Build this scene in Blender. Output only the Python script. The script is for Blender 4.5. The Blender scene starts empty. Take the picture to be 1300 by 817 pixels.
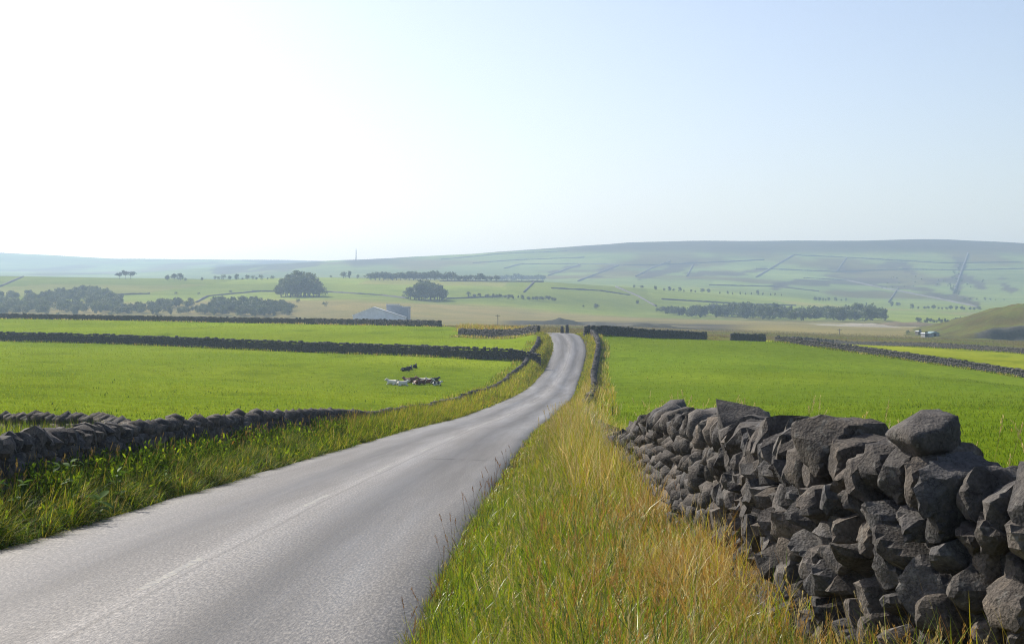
import bpy, bmesh, math, random
import numpy as np
from mathutils import Vector, Matrix

random.seed(11)
rng = np.random.default_rng(11)
S = bpy.context.scene
COL = S.collection

# ------------------------------------------------------------------ camera, light, exposure
F, CX, HY = 1805.0, 650.0, 390.0          # focal length (px of a 1300 px wide frame), optical axis, eye level
cam = bpy.data.cameras.new('camera')
cam.sensor_width = 36.0
cam.lens = F / 1300.0 * 36.0
cam.shift_y = (HY - 408.5) / 1300.0
cam.clip_start = 0.1
cam.clip_end = 30000.0
camo = bpy.data.objects.new('camera', cam)
camo.location = (0, 0, 0)
camo.rotation_euler = (math.radians(90), 0, 0)
COL.objects.link(camo)
S.camera = camo

SUN_AZ, SUN_EL = math.radians(-45), math.radians(38)      # azimuth measured clockwise from +Y
world = bpy.data.worlds.new('World')
S.world = world
world.use_nodes = True
wn = world.node_tree
bg = wn.nodes['Background']
sky = wn.nodes.new('ShaderNodeTexSky')
sky.sky_type = 'NISHITA'
sky.sun_disc = False
sky.sun_elevation = SUN_EL
sky.sun_rotation = SUN_AZ
sky.altitude = 300
sky.air_density = 1.0
sky.dust_density = 2.2
sky.ozone_density = 1.0
tint = wn.nodes.new('ShaderNodeMix'); tint.data_type = 'RGBA'; tint.blend_type = 'MULTIPLY'
tint.inputs[0].default_value = 1.0; tint.inputs[7].default_value = (1.02, 0.95, 0.945, 1)      # white balance of the photograph
wn.links.new(sky.outputs[0], tint.inputs[6])
wn.links.new(tint.outputs[2], bg.inputs[0])
bg.inputs[1].default_value = 0.122

sun = bpy.data.lights.new('sun', 'SUN')
sun.energy = 5.0
sun.angle = math.radians(0.5)
sun.color = (1.0, 0.94, 0.84)
suno = bpy.data.objects.new('sun', sun)
sd = Vector((math.sin(SUN_AZ) * math.cos(SUN_EL), math.cos(SUN_AZ) * math.cos(SUN_EL), math.sin(SUN_EL)))
suno.rotation_euler = (-sd).to_track_quat('-Z', 'Y').to_euler()
suno.location = sd * 200
COL.objects.link(suno)

S.view_settings.view_transform = 'Standard'
S.view_settings.look = 'None'
S.view_settings.exposure = 0.46
S.view_settings.gamma = 1.0
S.cycles.use_denoising = True
S.cycles.denoiser = 'OPENIMAGEDENOISE'
S.cycles.denoising_prefilter = 'NONE'
S.cycles.denoising_input_passes = 'RGB_ALBEDO_NORMAL'
S.cycles.filter_width = 1.1
S.cycles.max_bounces = 8
S.cycles.diffuse_bounces = 3
S.cycles.transmission_bounces = 4
S.cycles.volume_bounces = 1
S.render.film_transparent = False

# ------------------------------------------------------------------ helpers
def tag(o, label=None, cat=None, group=None, kind=None):
    if label: o['label'] = label
    if cat: o['category'] = cat
    if group: o['group'] = group
    if kind: o['kind'] = kind
    return o

def link(o, parent=None):
    COL.objects.link(o)
    if parent is not None: o.parent = parent
    return o

def empty(name, loc=(0, 0, 0), rz=0.0):
    o = bpy.data.objects.new(name, None)
    o.location = loc
    o.rotation_euler = (0, 0, rz)
    o.empty_display_size = 0.3
    return link(o)

def mesh_np(name, V, faces, mat, parent=None, cols=None, smooth=False, uv=None, matidx=None):
    """faces: list of (k, int array (m,k)) groups"""
    me = bpy.data.meshes.new(name)
    V = np.asarray(V, dtype=np.float32)
    if not isinstance(faces, list): faces = [faces]
    nl = sum(f.size for f in faces); nf = sum(len(f) for f in faces)
    me.vertices.add(len(V)); me.loops.add(nl); me.polygons.add(nf)
    me.vertices.foreach_set('co', V.ravel())
    me.loops.foreach_set('vertex_index', np.concatenate([f.ravel() for f in faces]).astype(np.int32))
    tot = np.concatenate([np.full(len(f), f.shape[1], np.int32) for f in faces])
    st = np.concatenate([[0], np.cumsum(tot)[:-1]]).astype(np.int32)
    me.polygons.foreach_set('loop_start', st)
    if smooth: me.polygons.foreach_set('use_smooth', np.ones(nf, bool))
    if matidx is not None: me.polygons.foreach_set('material_index', np.asarray(matidx, np.int32))
    me.update(calc_edges=True)
    if cols is not None:
        a = me.color_attributes.new('tint', 'FLOAT_COLOR', 'POINT')
        c = np.ones((len(V), 4), np.float32); c[:, :3] = cols
        a.data.foreach_set('color', c.ravel())
    if uv is not None:
        l = me.uv_layers.new(name='uv')
        li = np.concatenate([f.ravel() for f in faces])
        l.data.foreach_set('uv', np.asarray(uv, np.float32)[li].ravel())
    for m in (mat if isinstance(mat, (list, tuple)) else [mat]): me.materials.append(m)
    o = bpy.data.objects.new(name, me)
    return link(o, parent)

def _hash(ix, iy, iz):
    h = (ix.astype(np.int64) * 374761393 + iy.astype(np.int64) * 668265263 + iz.astype(np.int64) * 2147483647 + 1013904223)
    h = (h ^ (h >> 13)) * 1274126177
    h = h ^ (h >> 16)
    return (h & 0xFFFFFF).astype(np.float64) / float(0xFFFFFF)

def vnoise(P):
    """value noise in [-1,1], P (...,3)"""
    P = np.asarray(P, float)
    i = np.floor(P).astype(np.int64); f = P - i
    f = f * f * (3 - 2 * f)
    x, y, z = i[..., 0], i[..., 1], i[..., 2]
    r = 0
    for dx in (0, 1):
        wx = f[..., 0] if dx else 1 - f[..., 0]
        for dy in (0, 1):
            wy = f[..., 1] if dy else 1 - f[..., 1]
            for dz in (0, 1):
                wz = f[..., 2] if dz else 1 - f[..., 2]
                r = r + wx * wy * wz * _hash(x + dx, y + dy, z + dz)
    return r * 2 - 1

def fbm(P, oct=4):
    P = np.asarray(P, float); r = 0; a = 0.5
    for k in range(oct):
        r = r + a * vnoise(P * 2 ** k + 17.3 * k); a *= 0.5
    return r

def n2(X, Y, sx, sy=None, seed=0.0, oct=3):
    sy = sy or sx
    X = np.asarray(X, float); Y = np.asarray(Y, float)
    return fbm(np.stack([X / sx, Y / sy, np.full(np.broadcast(X, Y).shape, seed)], -1), oct)

def sstep(a, b, x):
    t = np.clip((np.asarray(x, float) - a) / (b - a), 0, 1)
    return t * t * (3 - 2 * t)

# ------------------------------------------------------------------ materials
def new_mat(name):
    m = bpy.data.materials.new(name); m.use_nodes = True
    nt = m.node_tree; nt.nodes.clear()
    out = nt.nodes.new('ShaderNodeOutputMaterial')
    return m, nt, out

def N(nt, t, **kw):
    n = nt.nodes.new(t)
    for k, v in kw.items():
        if k.startswith('i_'): n.inputs[k[2:].replace('_', ' ')].default_value = v
        else: setattr(n, k, v)
    return n

def noise_node(nt, scale, detail=4, vec=None, rough=0.55):
    n = N(nt, 'ShaderNodeTexNoise'); n.inputs['Scale'].default_value = scale
    n.inputs['Detail'].default_value = detail; n.inputs['Roughness'].default_value = rough
    if vec is not None: nt.links.new(vec, n.inputs['Vector'])
    return n

def ramp(nt, fac, stops):
    r = N(nt, 'ShaderNodeValToRGB')
    e = r.color_ramp.elements
    while len(e) < len(stops): e.new(0.5)
    for el, (p, c) in zip(e, stops):
        el.position = p; el.color = (*c, 1) if len(c) == 3 else c
    nt.links.new(fac, r.inputs[0])
    return r

def mix(nt, fac, a, b, mode='MIX'):
    m = N(nt, 'ShaderNodeMix', data_type='RGBA', blend_type=mode)
    for sock, v in ((0, fac), (6, a), (7, b)):
        if hasattr(v, 'is_linked'): nt.links.new(v, m.inputs[sock])
        elif isinstance(v, (int, float)): m.inputs[sock].default_value = v
        else: m.inputs[sock].default_value = (*v, 1)
    return m.outputs[2]

def bump(nt, h, strength, dist):
    b = N(nt, 'ShaderNodeBump'); b.inputs['Strength'].default_value = strength
    b.inputs['Distance'].default_value = dist
    nt.links.new(h, b.inputs['Height'])
    return b.outputs[0]

def principled(nt, out, col, rough=0.8, normal=None, spec=0.5):
    p = N(nt, 'ShaderNodeBsdfPrincipled')
    if hasattr(col, 'is_linked'): nt.links.new(col, p.inputs['Base Color'])
    else: p.inputs['Base Color'].default_value = (*col, 1)
    if hasattr(rough, 'is_linked'): nt.links.new(rough, p.inputs['Roughness'])
    else: p.inputs['Roughness'].default_value = rough
    p.inputs['Specular IOR Level'].default_value = spec
    if normal is not None: nt.links.new(normal, p.inputs['Normal'])
    nt.links.new(p.outputs[0], out.inputs[0])
    return p

def mat_ground():
    m, nt, out = new_mat('grassland')
    at = N(nt, 'ShaderNodeAttribute', attribute_name='tint')
    geo = N(nt, 'ShaderNodeNewGeometry')
    pos = geo.outputs['Position']
    a = noise_node(nt, 0.9, 6, pos, 0.7)
    b = noise_node(nt, 0.035, 5, pos, 0.6)
    c = noise_node(nt, 9.0, 3, pos, 0.7)
    d = noise_node(nt, 0.004, 6, pos, 0.62)
    r1 = ramp(nt, a.outputs[0], [(0.3, (0.72, 0.74, 0.66)), (0.7, (1.25, 1.22, 1.2))])
    r2 = ramp(nt, b.outputs[0], [(0.32, (0.84, 0.90, 0.80)), (0.68, (1.16, 1.10, 1.05))])
    r3 = ramp(nt, c.outputs[0], [(0.3, (0.72, 0.74, 0.7)), (0.7, (1.28, 1.26, 1.2))])
    r4 = ramp(nt, d.outputs[0], [(0.38, (0.80, 0.82, 0.85)), (0.62, (1.18, 1.16, 1.1))])
    k = mix(nt, 1.0, at.outputs['Color'], r1.outputs[0], 'MULTIPLY')
    k = mix(nt, 1.0, k, r2.outputs[0], 'MULTIPLY')
    k = mix(nt, 1.0, k, r3.outputs[0], 'MULTIPLY')
    k = mix(nt, 1.0, k, r4.outputs[0], 'MULTIPLY')
    principled(nt, out, k, 0.95, bump(nt, c.outputs[0], 0.8, 0.06), 0.0)
    return m

def mat_leafy(name, trans=0.4, gloss=0.08, rough=0.38, attr='tint', base=None, vary=0.0):
    m, nt, out = new_mat(name)
    if base is None:
        col = N(nt, 'ShaderNodeAttribute', attribute_name=attr).outputs['Color']
    else:
        oi = N(nt, 'ShaderNodeObjectInfo')
        geo = N(nt, 'ShaderNodeNewGeometry')
        nn = noise_node(nt, 0.25, 3, geo.outputs['Position'])
        col = mix(nt, nn.outputs[0], tuple(c * 0.7 for c in base), tuple(min(1, c * 1.35) for c in base))
        rr = ramp(nt, oi.outputs['Random'], [(0, (1 - vary, 1 - vary * .6, 1 - vary)), (1, (1 + vary, 1 + vary * .7, 1 + vary * .3))])
        col = mix(nt, 1.0, col, rr.outputs[0], 'MULTIPLY')
    d = N(nt, 'ShaderNodeBsdfDiffuse'); t = N(nt, 'ShaderNodeBsdfTranslucent'); g = N(nt, 'ShaderNodeBsdfGlossy')
    g.inputs['Roughness'].default_value = rough
    nt.links.new(col, d.inputs[0])
    tc = mix(nt, 1.0, col, (1.25, 1.2, 0.7), 'MULTIPLY')
    nt.links.new(tc, t.inputs[0])
    g.inputs[0].default_value = (1, 1, 1, 1)
    m1 = N(nt, 'ShaderNodeMixShader'); m1.inputs[0].default_value = trans
    nt.links.new(d.outputs[0], m1.inputs[1]); nt.links.new(t.outputs[0], m1.inputs[2])
    m2 = N(nt, 'ShaderNodeMixShader'); m2.inputs[0].default_value = gloss
    nt.links.new(m1.outputs[0], m2.inputs[1]); nt.links.new(g.outputs[0], m2.inputs[2])
    nt.links.new(m2.outputs[0], out.inputs[0])
    return m

def mat_stone(name='weathered_stone', fine=True):
    m, nt, out = new_mat(name)
    at = N(nt, 'ShaderNodeAttribute', attribute_name='tint')
    geo = N(nt, 'ShaderNodeNewGeometry'); pos = geo.outputs['Position']
    a = noise_node(nt, 7.0, 6, pos, 0.65)
    b = noise_node(nt, 45.0, 5, pos, 0.7)
    c = noise_node(nt, 16.0, 3, pos, 0.6)
    v = N(nt, 'ShaderNodeTexVoronoi'); v.inputs['Scale'].default_value = 60.0; nt.links.new(pos, v.inputs['Vector'])
    r1 = ramp(nt, a.outputs[0], [(0.3, (0.55, 0.54, 0.56)), (0.5, (0.95, 0.94, 0.93)), (0.72, (1.6, 1.5, 1.36))])
    r2 = ramp(nt, b.outputs[0], [(0.3, (0.62,) * 3), (0.7, (1.38,) * 3)])
    lich = ramp(nt, c.outputs[0], [(0.60, (0, 0, 0)), (0.68, (1, 1, 1))])
    k = mix(nt, 1.0, at.outputs['Color'], r1.outputs[0], 'MULTIPLY')
    k = mix(nt, 1.0, k, r2.outputs[0], 'MULTIPLY')
    cr = noise_node(nt, 5.5, 7, pos, 0.6); ca = N(nt, 'ShaderNodeMath', operation='ADD'); nt.links.new(cr.outputs[0], ca.inputs[0]); ca.inputs[1].default_value = -0.5
    cb = N(nt, 'ShaderNodeMath', operation='ABSOLUTE'); nt.links.new(ca.outputs[0], cb.inputs[0])
    crk = ramp(nt, cb.outputs[0], [(0.0, (0.42,) * 3), (0.012, (1.0,) * 3)])
    k = mix(nt, 1.0, k, crk.outputs[0], 'MULTIPLY')
    lm = N(nt, 'ShaderNodeMath', operation='MULTIPLY'); nt.links.new(lich.outputs[0], lm.inputs[0]); lm.inputs[1].default_value = 0.30
    k = mix(nt, lm.outputs[0], k, (0.27, 0.265, 0.235))
    h1 = N(nt, 'ShaderNodeMath', operation='MULTIPLY_ADD'); nt.links.new(b.outputs[0], h1.inputs[0]); h1.inputs[1].default_value = 0.5
    nt.links.new(a.outputs[0], h1.inputs[2])
    h2 = N(nt, 'ShaderNodeMath', operation='MULTIPLY_ADD'); nt.links.new(v.outputs[0], h2.inputs[0]); h2.inputs[1].default_value = 0.25
    nt.links.new(h1.outputs[0], h2.inputs[2])
    principled(nt, out, k, 0.88, bump(nt, h2.outputs[0], 0.8, 0.022), 0.25)
    return m

def mat_road():
    m, nt, out = new_mat('worn_asphalt')
    uv = N(nt, 'ShaderNodeUVMap', uv_map='uv')
    sep = N(nt, 'ShaderNodeSeparateXYZ'); nt.links.new(uv.outputs[0], sep.inputs[0])
    geo = N(nt, 'ShaderNodeNewGeometry'); pos = geo.outputs['Position']
    mp = N(nt, 'ShaderNodeMapping'); nt.links.new(uv.outputs[0], mp.inputs[0]); mp.inputs['Scale'].default_value = (1.5, 0.045, 1)
    streak = noise_node(nt, 1.0, 5, mp.outputs[0], 0.6)
    mp0 = N(nt, 'ShaderNodeMapping'); nt.links.new(uv.outputs[0], mp0.inputs[0]); mp0.inputs['Scale'].default_value = (0.62, 0.035, 1)
    blot = noise_node(nt, 1.0, 6, mp0.outputs[0], 0.62)
    mp2 = N(nt, 'ShaderNodeMapping'); nt.links.new(uv.outputs[0], mp2.inputs[0]); mp2.inputs['Scale'].default_value = (0.45, 0.22, 1)
    cross = noise_node(nt, 1.0, 4, mp2.outputs[0], 0.6)
    mp3 = N(nt, 'ShaderNodeMapping'); nt.links.new(uv.outputs[0], mp3.inputs[0]); mp3.inputs['Scale'].default_value = (38, 9, 1)
    agg = noise_node(nt, 1.0, 4, mp3.outputs[0], 0.75)
    agg2 = noise_node(nt, 22.0, 3, pos, 0.7)
    # lateral bands: u in metres from the centre line, mapped -2.8..2.8 -> 0..1
    mr = N(nt, 'ShaderNodeMapRange'); mr.inputs[1].default_value = -2.8; mr.inputs[2].default_value = 2.8
    wob = N(nt, 'ShaderNodeMath', operation='MULTIPLY_ADD'); nt.links.new(blot.outputs[0], wob.inputs[0]); wob.inputs[1].default_value = 0.5
    nt.links.new(sep.outputs[0], wob.inputs[2])
    wob2 = N(nt, 'ShaderNodeMath', operation='ADD'); nt.links.new(wob.outputs[0], wob2.inputs[0]); wob2.inputs[1].default_value = -0.25
    nt.links.new(wob2.outputs[0], mr.inputs[0])
    band = ramp(nt, mr.outputs[0], [(0.0, (0.72,) * 3), (0.10, (1.15,) * 3), (0.22, (1.05,) * 3), (0.32, (0.60,) * 3), (0.42, (1.02,) * 3), (0.50, (1.5,) * 3), (0.57, (1.25,) * 3), (0.70, (0.46,) * 3), (0.82, (0.9,) * 3), (0.93, (1.12,) * 3), (1.0, (0.6, 0.59, 0.55))])
    r0 = ramp(nt, streak.outputs[0], [(0.3, (0.80,) * 3), (0.7, (1.2,) * 3)])
    r1 = ramp(nt, blot.outputs[0], [(0.3, (0.64,) * 3), (0.7, (1.34,) * 3)])
    r2 = ramp(nt, agg.outputs[0], [(0.30, (0.16, 0.155, 0.15)), (0.5, (0.92, 0.91, 0.89)), (0.68, (2.1, 2.06, 1.98))])
    r3 = ramp(nt, cross.outputs[0], [(0.35, (0.96,) * 3), (0.65, (1.04,) * 3)])
    k = mix(nt, 1.0, (0.128, 0.121, 0.112), band.outputs[0], 'MULTIPLY')
    for r in (r0, r1, r2, r3): k = mix(nt, 1.0, k, r.outputs[0], 'MULTIPLY')
    # longitudinal joint beside the centre line
    ab = N(nt, 'ShaderNodeMath', operation='ADD'); nt.links.new(sep.outputs[0], ab.inputs[0]); ab.inputs[1].default_value = -0.22
    wj = N(nt, 'ShaderNodeMath', operation='MULTIPLY_ADD'); nt.links.new(cross.outputs[0], wj.inputs[0]); wj.inputs[1].default_value = 0.16; nt.links.new(ab.outputs[0], wj.inputs[2])
    ab2 = N(nt, 'ShaderNodeMath', operation='ABSOLUTE'); nt.links.new(wj.outputs[0], ab2.inputs[0])
    jr = ramp(nt, ab2.outputs[0], [(0.004, (0.70, 0.69, 0.67)), (0.05, (1, 1, 1))])
    k = mix(nt, 1.0, k, jr.outputs[0], 'MULTIPLY')
    rsum = N(nt, 'ShaderNodeMath', operation='MULTIPLY_ADD'); nt.links.new(agg.outputs[0], rsum.inputs[0]); rsum.inputs[1].default_value = -0.6; nt.links.new(blot.outputs[0], rsum.inputs[2])
    rr = ramp(nt, rsum.outputs[0], [(0.0, (0.74,) * 3), (0.42, (0.42,) * 3)])
    hh = N(nt, 'ShaderNodeMath', operation='ADD'); nt.links.new(agg.outputs[0], hh.inputs[0]); nt.links.new(agg2.outputs[0], hh.inputs[1])
    principled(nt, out, k, rr.outputs[0], bump(nt, hh.outputs[0], 0.5, 0.010), 0.5)
    return m

def mat_simple(name, col, rough=0.8, nscale=3.0, amp=0.25, spec=0.4, bumpd=0.0):
    m, nt, out = new_mat(name)
    geo = N(nt, 'ShaderNodeNewGeometry')
    n = noise_node(nt, nscale, 5, geo.outputs['Position'], 0.6)
    r = ramp(nt, n.outputs[0], [(0.3, (1 - amp,) * 3), (0.7, (1 + amp,) * 3)])
    k = mix(nt, 1.0, col, r.outputs[0], 'MULTIPLY')
    principled(nt, out, k, rough, bump(nt, n.outputs[0], 0.5, bumpd) if bumpd else None, spec)
    return m

def mat_paint():
    m, nt, out = new_mat('worn_road_paint')
    geo = N(nt, 'ShaderNodeNewGeometry'); pos = geo.outputs['Position']
    a = noise_node(nt, 9.0, 6, pos, 0.75)
    b = noise_node(nt, 75.0, 3, pos, 0.75)
    s = N(nt, 'ShaderNodeMath', operation='MULTIPLY_ADD'); nt.links.new(b.outputs[0], s.inputs[0]); s.inputs[1].default_value = 0.5; nt.links.new(a.outputs[0], s.inputs[2])
    r = ramp(nt, s.outputs[0], [(0.68, (0, 0, 0)), (0.98, (1, 1, 1))])
    k = mix(nt, r.outputs[0], (0.165, 0.16, 0.15), (0.46, 0.43, 0.33))
    principled(nt, out, k, 0.55, None, 0.5)
    return m

M_GROUND = mat_ground()
M_GRASS = mat_leafy('grass_blades', 0.42, 0.03, 0.36)
M_LUSH = mat_leafy('lush_grass', 0.42, 0.012, 0.5)
M_DULL = mat_leafy('dull_grass', 0.42, 0.0, 0.5)
M_TURF = mat_leafy('turf_blades', 0.45, 0.0, 0.5)
M_STONE = mat_stone()
M_ROAD = mat_road()
M_PAINT = mat_paint()
M_BARK = mat_simple('bark', (0.07, 0.055, 0.04), 0.9, 2.0, 0.3)
M_LEAF = mat_leafy('broadleaf_foliage', 0.3, 0.03, 0.5, base=(0.08, 0.105, 0.055), vary=0.22)
M_PINE = mat_leafy('pine_foliage', 0.12, 0.03, 0.5, base=(0.035, 0.055, 0.028), vary=0.2)
M_TAR = mat_simple('crack_tar', (0.02, 0.02, 0.02), 0.8, 20.0, 0.3)
M_METAL = mat_simple('mast_steel', (0.10, 0.10, 0.11), 0.6, 5.0, 0.1)
M_WOOD = mat_simple('weathered_wood', (0.10, 0.085, 0.065), 0.85, 8.0, 0.25)
M_CLAD = mat_simple('grey_cladding', (0.74, 0.76, 0.79), 0.55, 0.6, 0.10)
M_CLADD = mat_simple('dark_cladding', (0.27, 0.29, 0.32), 0.6, 0.6, 0.12)
M_ROOFP = mat_simple('pale_roof_sheet', (0.48, 0.49, 0.50), 0.4, 0.6, 0.08)
M_WHITE = mat_simple('white_render', (0.24, 0.24, 0.24), 0.7, 1.0, 0.06)
M_TEAL = mat_simple('teal_sheet', (0.16, 0.24, 0.25), 0.6, 1.0, 0.1)
M_GLASS = mat_simple('dark_window', (0.03, 0.035, 0.04), 0.2, 1.0, 0.1)
M_ROCK = mat_simple('quarry_rock', (0.15, 0.14, 0.135), 0.92, 0.12, 0.35, 0.3, 0.6)

# ------------------------------------------------------------------ the road line
_ry = np.array([-30, 0, 10, 20, 30, 45, 60, 80, 100, 120, 140, 168, 200, 223, 236, 246, 258, 275, 300, 340, 420.])
_rx = np.array([-3.9, -3.6, -3.5, -3.35, -3.0, -2.4, -1.75, -.65, .72, 2.3, 3.5, 4.95, 7.15, 9.0, 9.45, 9.2, 8.0, 5.0, -1.5, -15, -45.])
_rz = np.array([-0.32, -1.95, -2.49, -3.04, -3.58, -4.39, -5.15, -6.3, -7.09, -7.72, -8.35, -9.12, -8.85, -6.95, -5.85, -4.85, -4.55, -5.3, -7.6, -11, -16.])
_yy = np.arange(-30, 420, 0.5)
def _smooth(v, sig):
    k = np.arange(-60, 61) * 0.5
    w = np.exp(-0.5 * (k / sig) ** 2); w /= w.sum()
    return np.convolve(np.pad(v, 60, mode='reflect', reflect_type='odd'), w, 'valid')
_xx = _smooth(np.interp(_yy, _ry, _rx), 5.0)
_zz = _smooth(np.interp(_yy, _ry, _rz), 4.0)
_sl = np.gradient(_xx, 0.5)
def road_x(Y): return np.interp(Y, _yy, _xx)
def road_z(Y): return np.interp(Y, _yy, _zz)
def road_c(Y): return 1.0 / np.sqrt(1 + np.interp(Y, _yy, _sl) ** 2)
HALF = 2.72
def off(Y, d):
    """plan point d metres right of the road's centre line at road station Y"""
    c = road_c(Y); s = np.interp(Y, _yy, _sl) * c
    return road_x(Y) + d * c, Y - d * s

# ------------------------------------------------------------------ terrain height
def P(px, py, Y): return ((px - CX) / F * Y, Y, -(py - HY) / F * Y)

def lw_off(Y): return -(HALF + np.interp(Y, [0, 15, 40, 100, 160, 200, 230, 300], [1.15, 1.2, 1.65, 2.0, 2.3, 2.3, 2.2, 2.2]))   # left wall
def rw_off(Y): return np.interp(Y, [4.9, 5.3, 5.8, 6.4, 7.1, 7.9, 9, 11, 15, 25, 60, 120, 200, 300], [8.35, 7.35, 6.65, 6.08, 5.64, 5.40, 5.36, 5.38, 5.30, 5.12, 4.82, 4.62, 4.62, 4.72])              # right wall

FAR_O = np.array([450, 700, 900, 1100, 1300, 1500, 1800, 2300, 3000, 4000, 5500, 6500, 8000, 9500.])   # first survey of the distances
FAR_Y = np.array([450, 620, 760, 900, 1030, 1140, 1300, 1520, 1820, 2250, 2900, 3300, 4000, 4700.])   # and the distances used
def wy(Y): return float(np.interp(Y, np.r_[0, FAR_O], np.r_[0, FAR_Y]))
def uw(Y): return np.interp(Y, np.r_[-100, 0, FAR_Y, 5000], np.r_[-100, 0, FAR_O, 10200])
FAR_PX = np.array([-700, 0, 150, 300, 450, 600, 700, 800, 900, 1000, 1100, 1200, 1300, 2000.])
FAR_PY = np.array([
    [405, 405, 407, 410, 413, 414, 416, 420, 424, 427, 431, 434, 437, 440],
    [411, 411, 411, 412, 413, 412, 412, 414, 418, 421, 424, 427, 430, 430],
    [404, 404, 405, 406, 408, 407, 408, 410, 412, 413, 415, 418, 420, 420],
    [388, 389, 388, 386, 385, 394, 401, 405, 408, 409, 411, 414, 417, 417],
    [370, 372, 372, 374, 373, 378, 384, 396, 402, 406, 407, 408, 410, 410],
    [358, 360, 362, 364, 364, 366, 370, 381, 390, 397, 401, 402, 403, 403],
    [350, 350, 353, 354, 353, 355, 357, 365, 376, 387, 394, 396, 397, 397],
    [358, 358, 361, 362, 362, 364, 362, 366, 371, 378, 387, 389, 390, 390],
    [358, 358, 360, 360, 358, 360, 357, 357, 360, 366, 374, 377, 378, 378],
    [350, 354, 357, 352, 343, 345, 343, 340, 342, 346, 350, 352, 353, 350],
    [343, 346, 348, 338, 330.5, 322.5, 315.5, 308, 306, 305, 304.5, 304.5, 309, 320],
    [336, 340, 342, 338, 337, 333, 326, 318, 316, 315, 315, 315, 319, 328],
    [318, 321, 328.5, 329.5, 331, 334, 334, 330, 330, 330, 330, 330, 332, 334],
    [330, 332, 336, 336, 337, 338, 338, 336, 336, 336, 336, 336, 338, 338]])
_t = np.gradient(np.arange(14))
def z_far(X, Y):
    px = CX + F * X / np.maximum(Y, 1)
    K = [-(np.interp(px, FAR_PX, FAR_PY[k]) - HY) / F * FAR_Y[k] for k in range(14)]
    K = np.stack(K, 0)
    T = np.zeros_like(K)
    T[1:-1] = (K[2:] - K[:-2]) / (FAR_Y[2:] - FAR_Y[:-2])[(slice(None),) + (None,) * X.ndim]
    T[0] = (K[1] - K[0]) / 170.; T[-1] = (K[-1] - K[-2]) / 700.
    T[10] *= 0.3
    Yc = np.clip(Y, 450, 4699.)
    i = np.clip(np.searchsorted(FAR_Y, Yc, side='right') - 1, 0, 12)
    y0, y1 = FAR_Y[i], FAR_Y[i + 1]
    h = y1 - y0; t = (Yc - y0) / h
    g = lambda A, j: np.take_along_axis(A, j[None], 0)[0]
    k0, k1, t0, t1 = g(K, i), g(K, i + 1), g(T, i), g(T, i + 1)
    z = (2 * t**3 - 3 * t**2 + 1) * k0 + (t**3 - 2 * t**2 + t) * h * t0 + (-2 * t**3 + 3 * t**2) * k1 + (t**3 - t**2) * h * t1
    z = z + np.maximum(Y - 4699, 0) * -0.03
    amp = np.interp(Y, [450, 760, 1400, 2600], [0.4, 1.0, 2.1, 3.2])
    return z + amp * n2(X, Y, 170, 170, 3.0, 4)

ctrl = []
for Y in (2, 10, 20, 32, 45, 60, 80, 100, 125, 150, 175, 200, 220, 236, 250):
    x, y = off(Y, lw_off(Y)); up = np.interp(Y, [0, 120, 160, 200, 225, 250], [.10, .10, .4, 1.0, .7, .2]); ctrl.append((x, y, road_z(Y) + up))
    x, y = off(Y, rw_off(Y)); up = np.interp(Y, [0, 40, 80, 160, 200, 225, 250], [.48, .45, .35, .4, .6, .5, .1]); ctrl.append((x, y, road_z(Y) + up))
    for d, u2 in ((-7, .2), (8, .42)):
        if Y > 210: continue
        x, y = off(Y, d); ctrl.append((x, y, road_z(Y) + u2 + ((.9 if d < 0 else .5) if Y > 170 else 0)))
for a in [(0, 433, 250), (150, 437, 240), (300, 443, 228), (450, 449, 216), (600, 455.5, 203), (660, 457, 201), (-300, 428, 275),
          (0, 404.5, 400), (200, 407.5, 380), (400, 411.5, 350), (560, 415, 322), (-400, 402, 420), (585, 423, 285), (660, 429, 250),
          (250, 420, 305), (30, 417, 320), (450, 428, 275), (580, 434, 250),
          (1300, 479, 205), (1150, 456, 232), (985, 434, 270), (1450, 500, 185), (1000, 470, 178), (895, 432.5, 290), (830, 430, 262), (760, 428, 243),
          (850, 470, 172), (1100, 476, 165), (930, 450, 225), (1150, 440, 350), (1300, 456, 270), (1060, 437, 420), (1300, 449, 300), (1500, 455, 250),
          (650, 416, 430), (800, 421, 400), (720, 418, 330)]:
    ctrl.append(P(*a))
for a in [(-13, 36, -3.75), (-30, 20, -2.9), (-40, 60, -4.1), (-25, 45, -4.0), (-60, 120, -5.0), (-16, 100, -6.3), (-30, -5, -1.6),
          (10, 10, -1.75), (20, 20, -2.4), (20, 60, -4.5), (12, 60, -4.9), (40, 100, -6.6), (20, 110, -7.2), (12, -5, -1.0), (40, 30, -3.0), (70, 90, -6.4)]:
    ctrl.append(a)
for px in (-300, 0, 300, 600, 800, 1000, 1200, 1400):
    X0 = (px - CX) / F * 460
    ctrl.append((X0, 460., float(z_far(np.array([X0]), np.array([460.]))[0])))
ctrl = np.array([[float(v) for v in c] for c in ctrl])
def _U(r2): return 0.5 * r2 * np.log(np.maximum(r2, 1e-9))
SC = 100.0
def _fit():
    A = ctrl[:, :2] / SC; n = len(A)
    d2 = ((A[:, None] - A[None]) ** 2).sum(-1)
    K = _U(d2) + np.eye(n) * 2e-4
    Pm = np.c_[np.ones(n), A]
    L = np.block([[K, Pm], [Pm.T, np.zeros((3, 3))]])
    return np.linalg.solve(L, np.r_[ctrl[:, 2], 0, 0, 0])
W_TPS = _fit()
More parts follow.
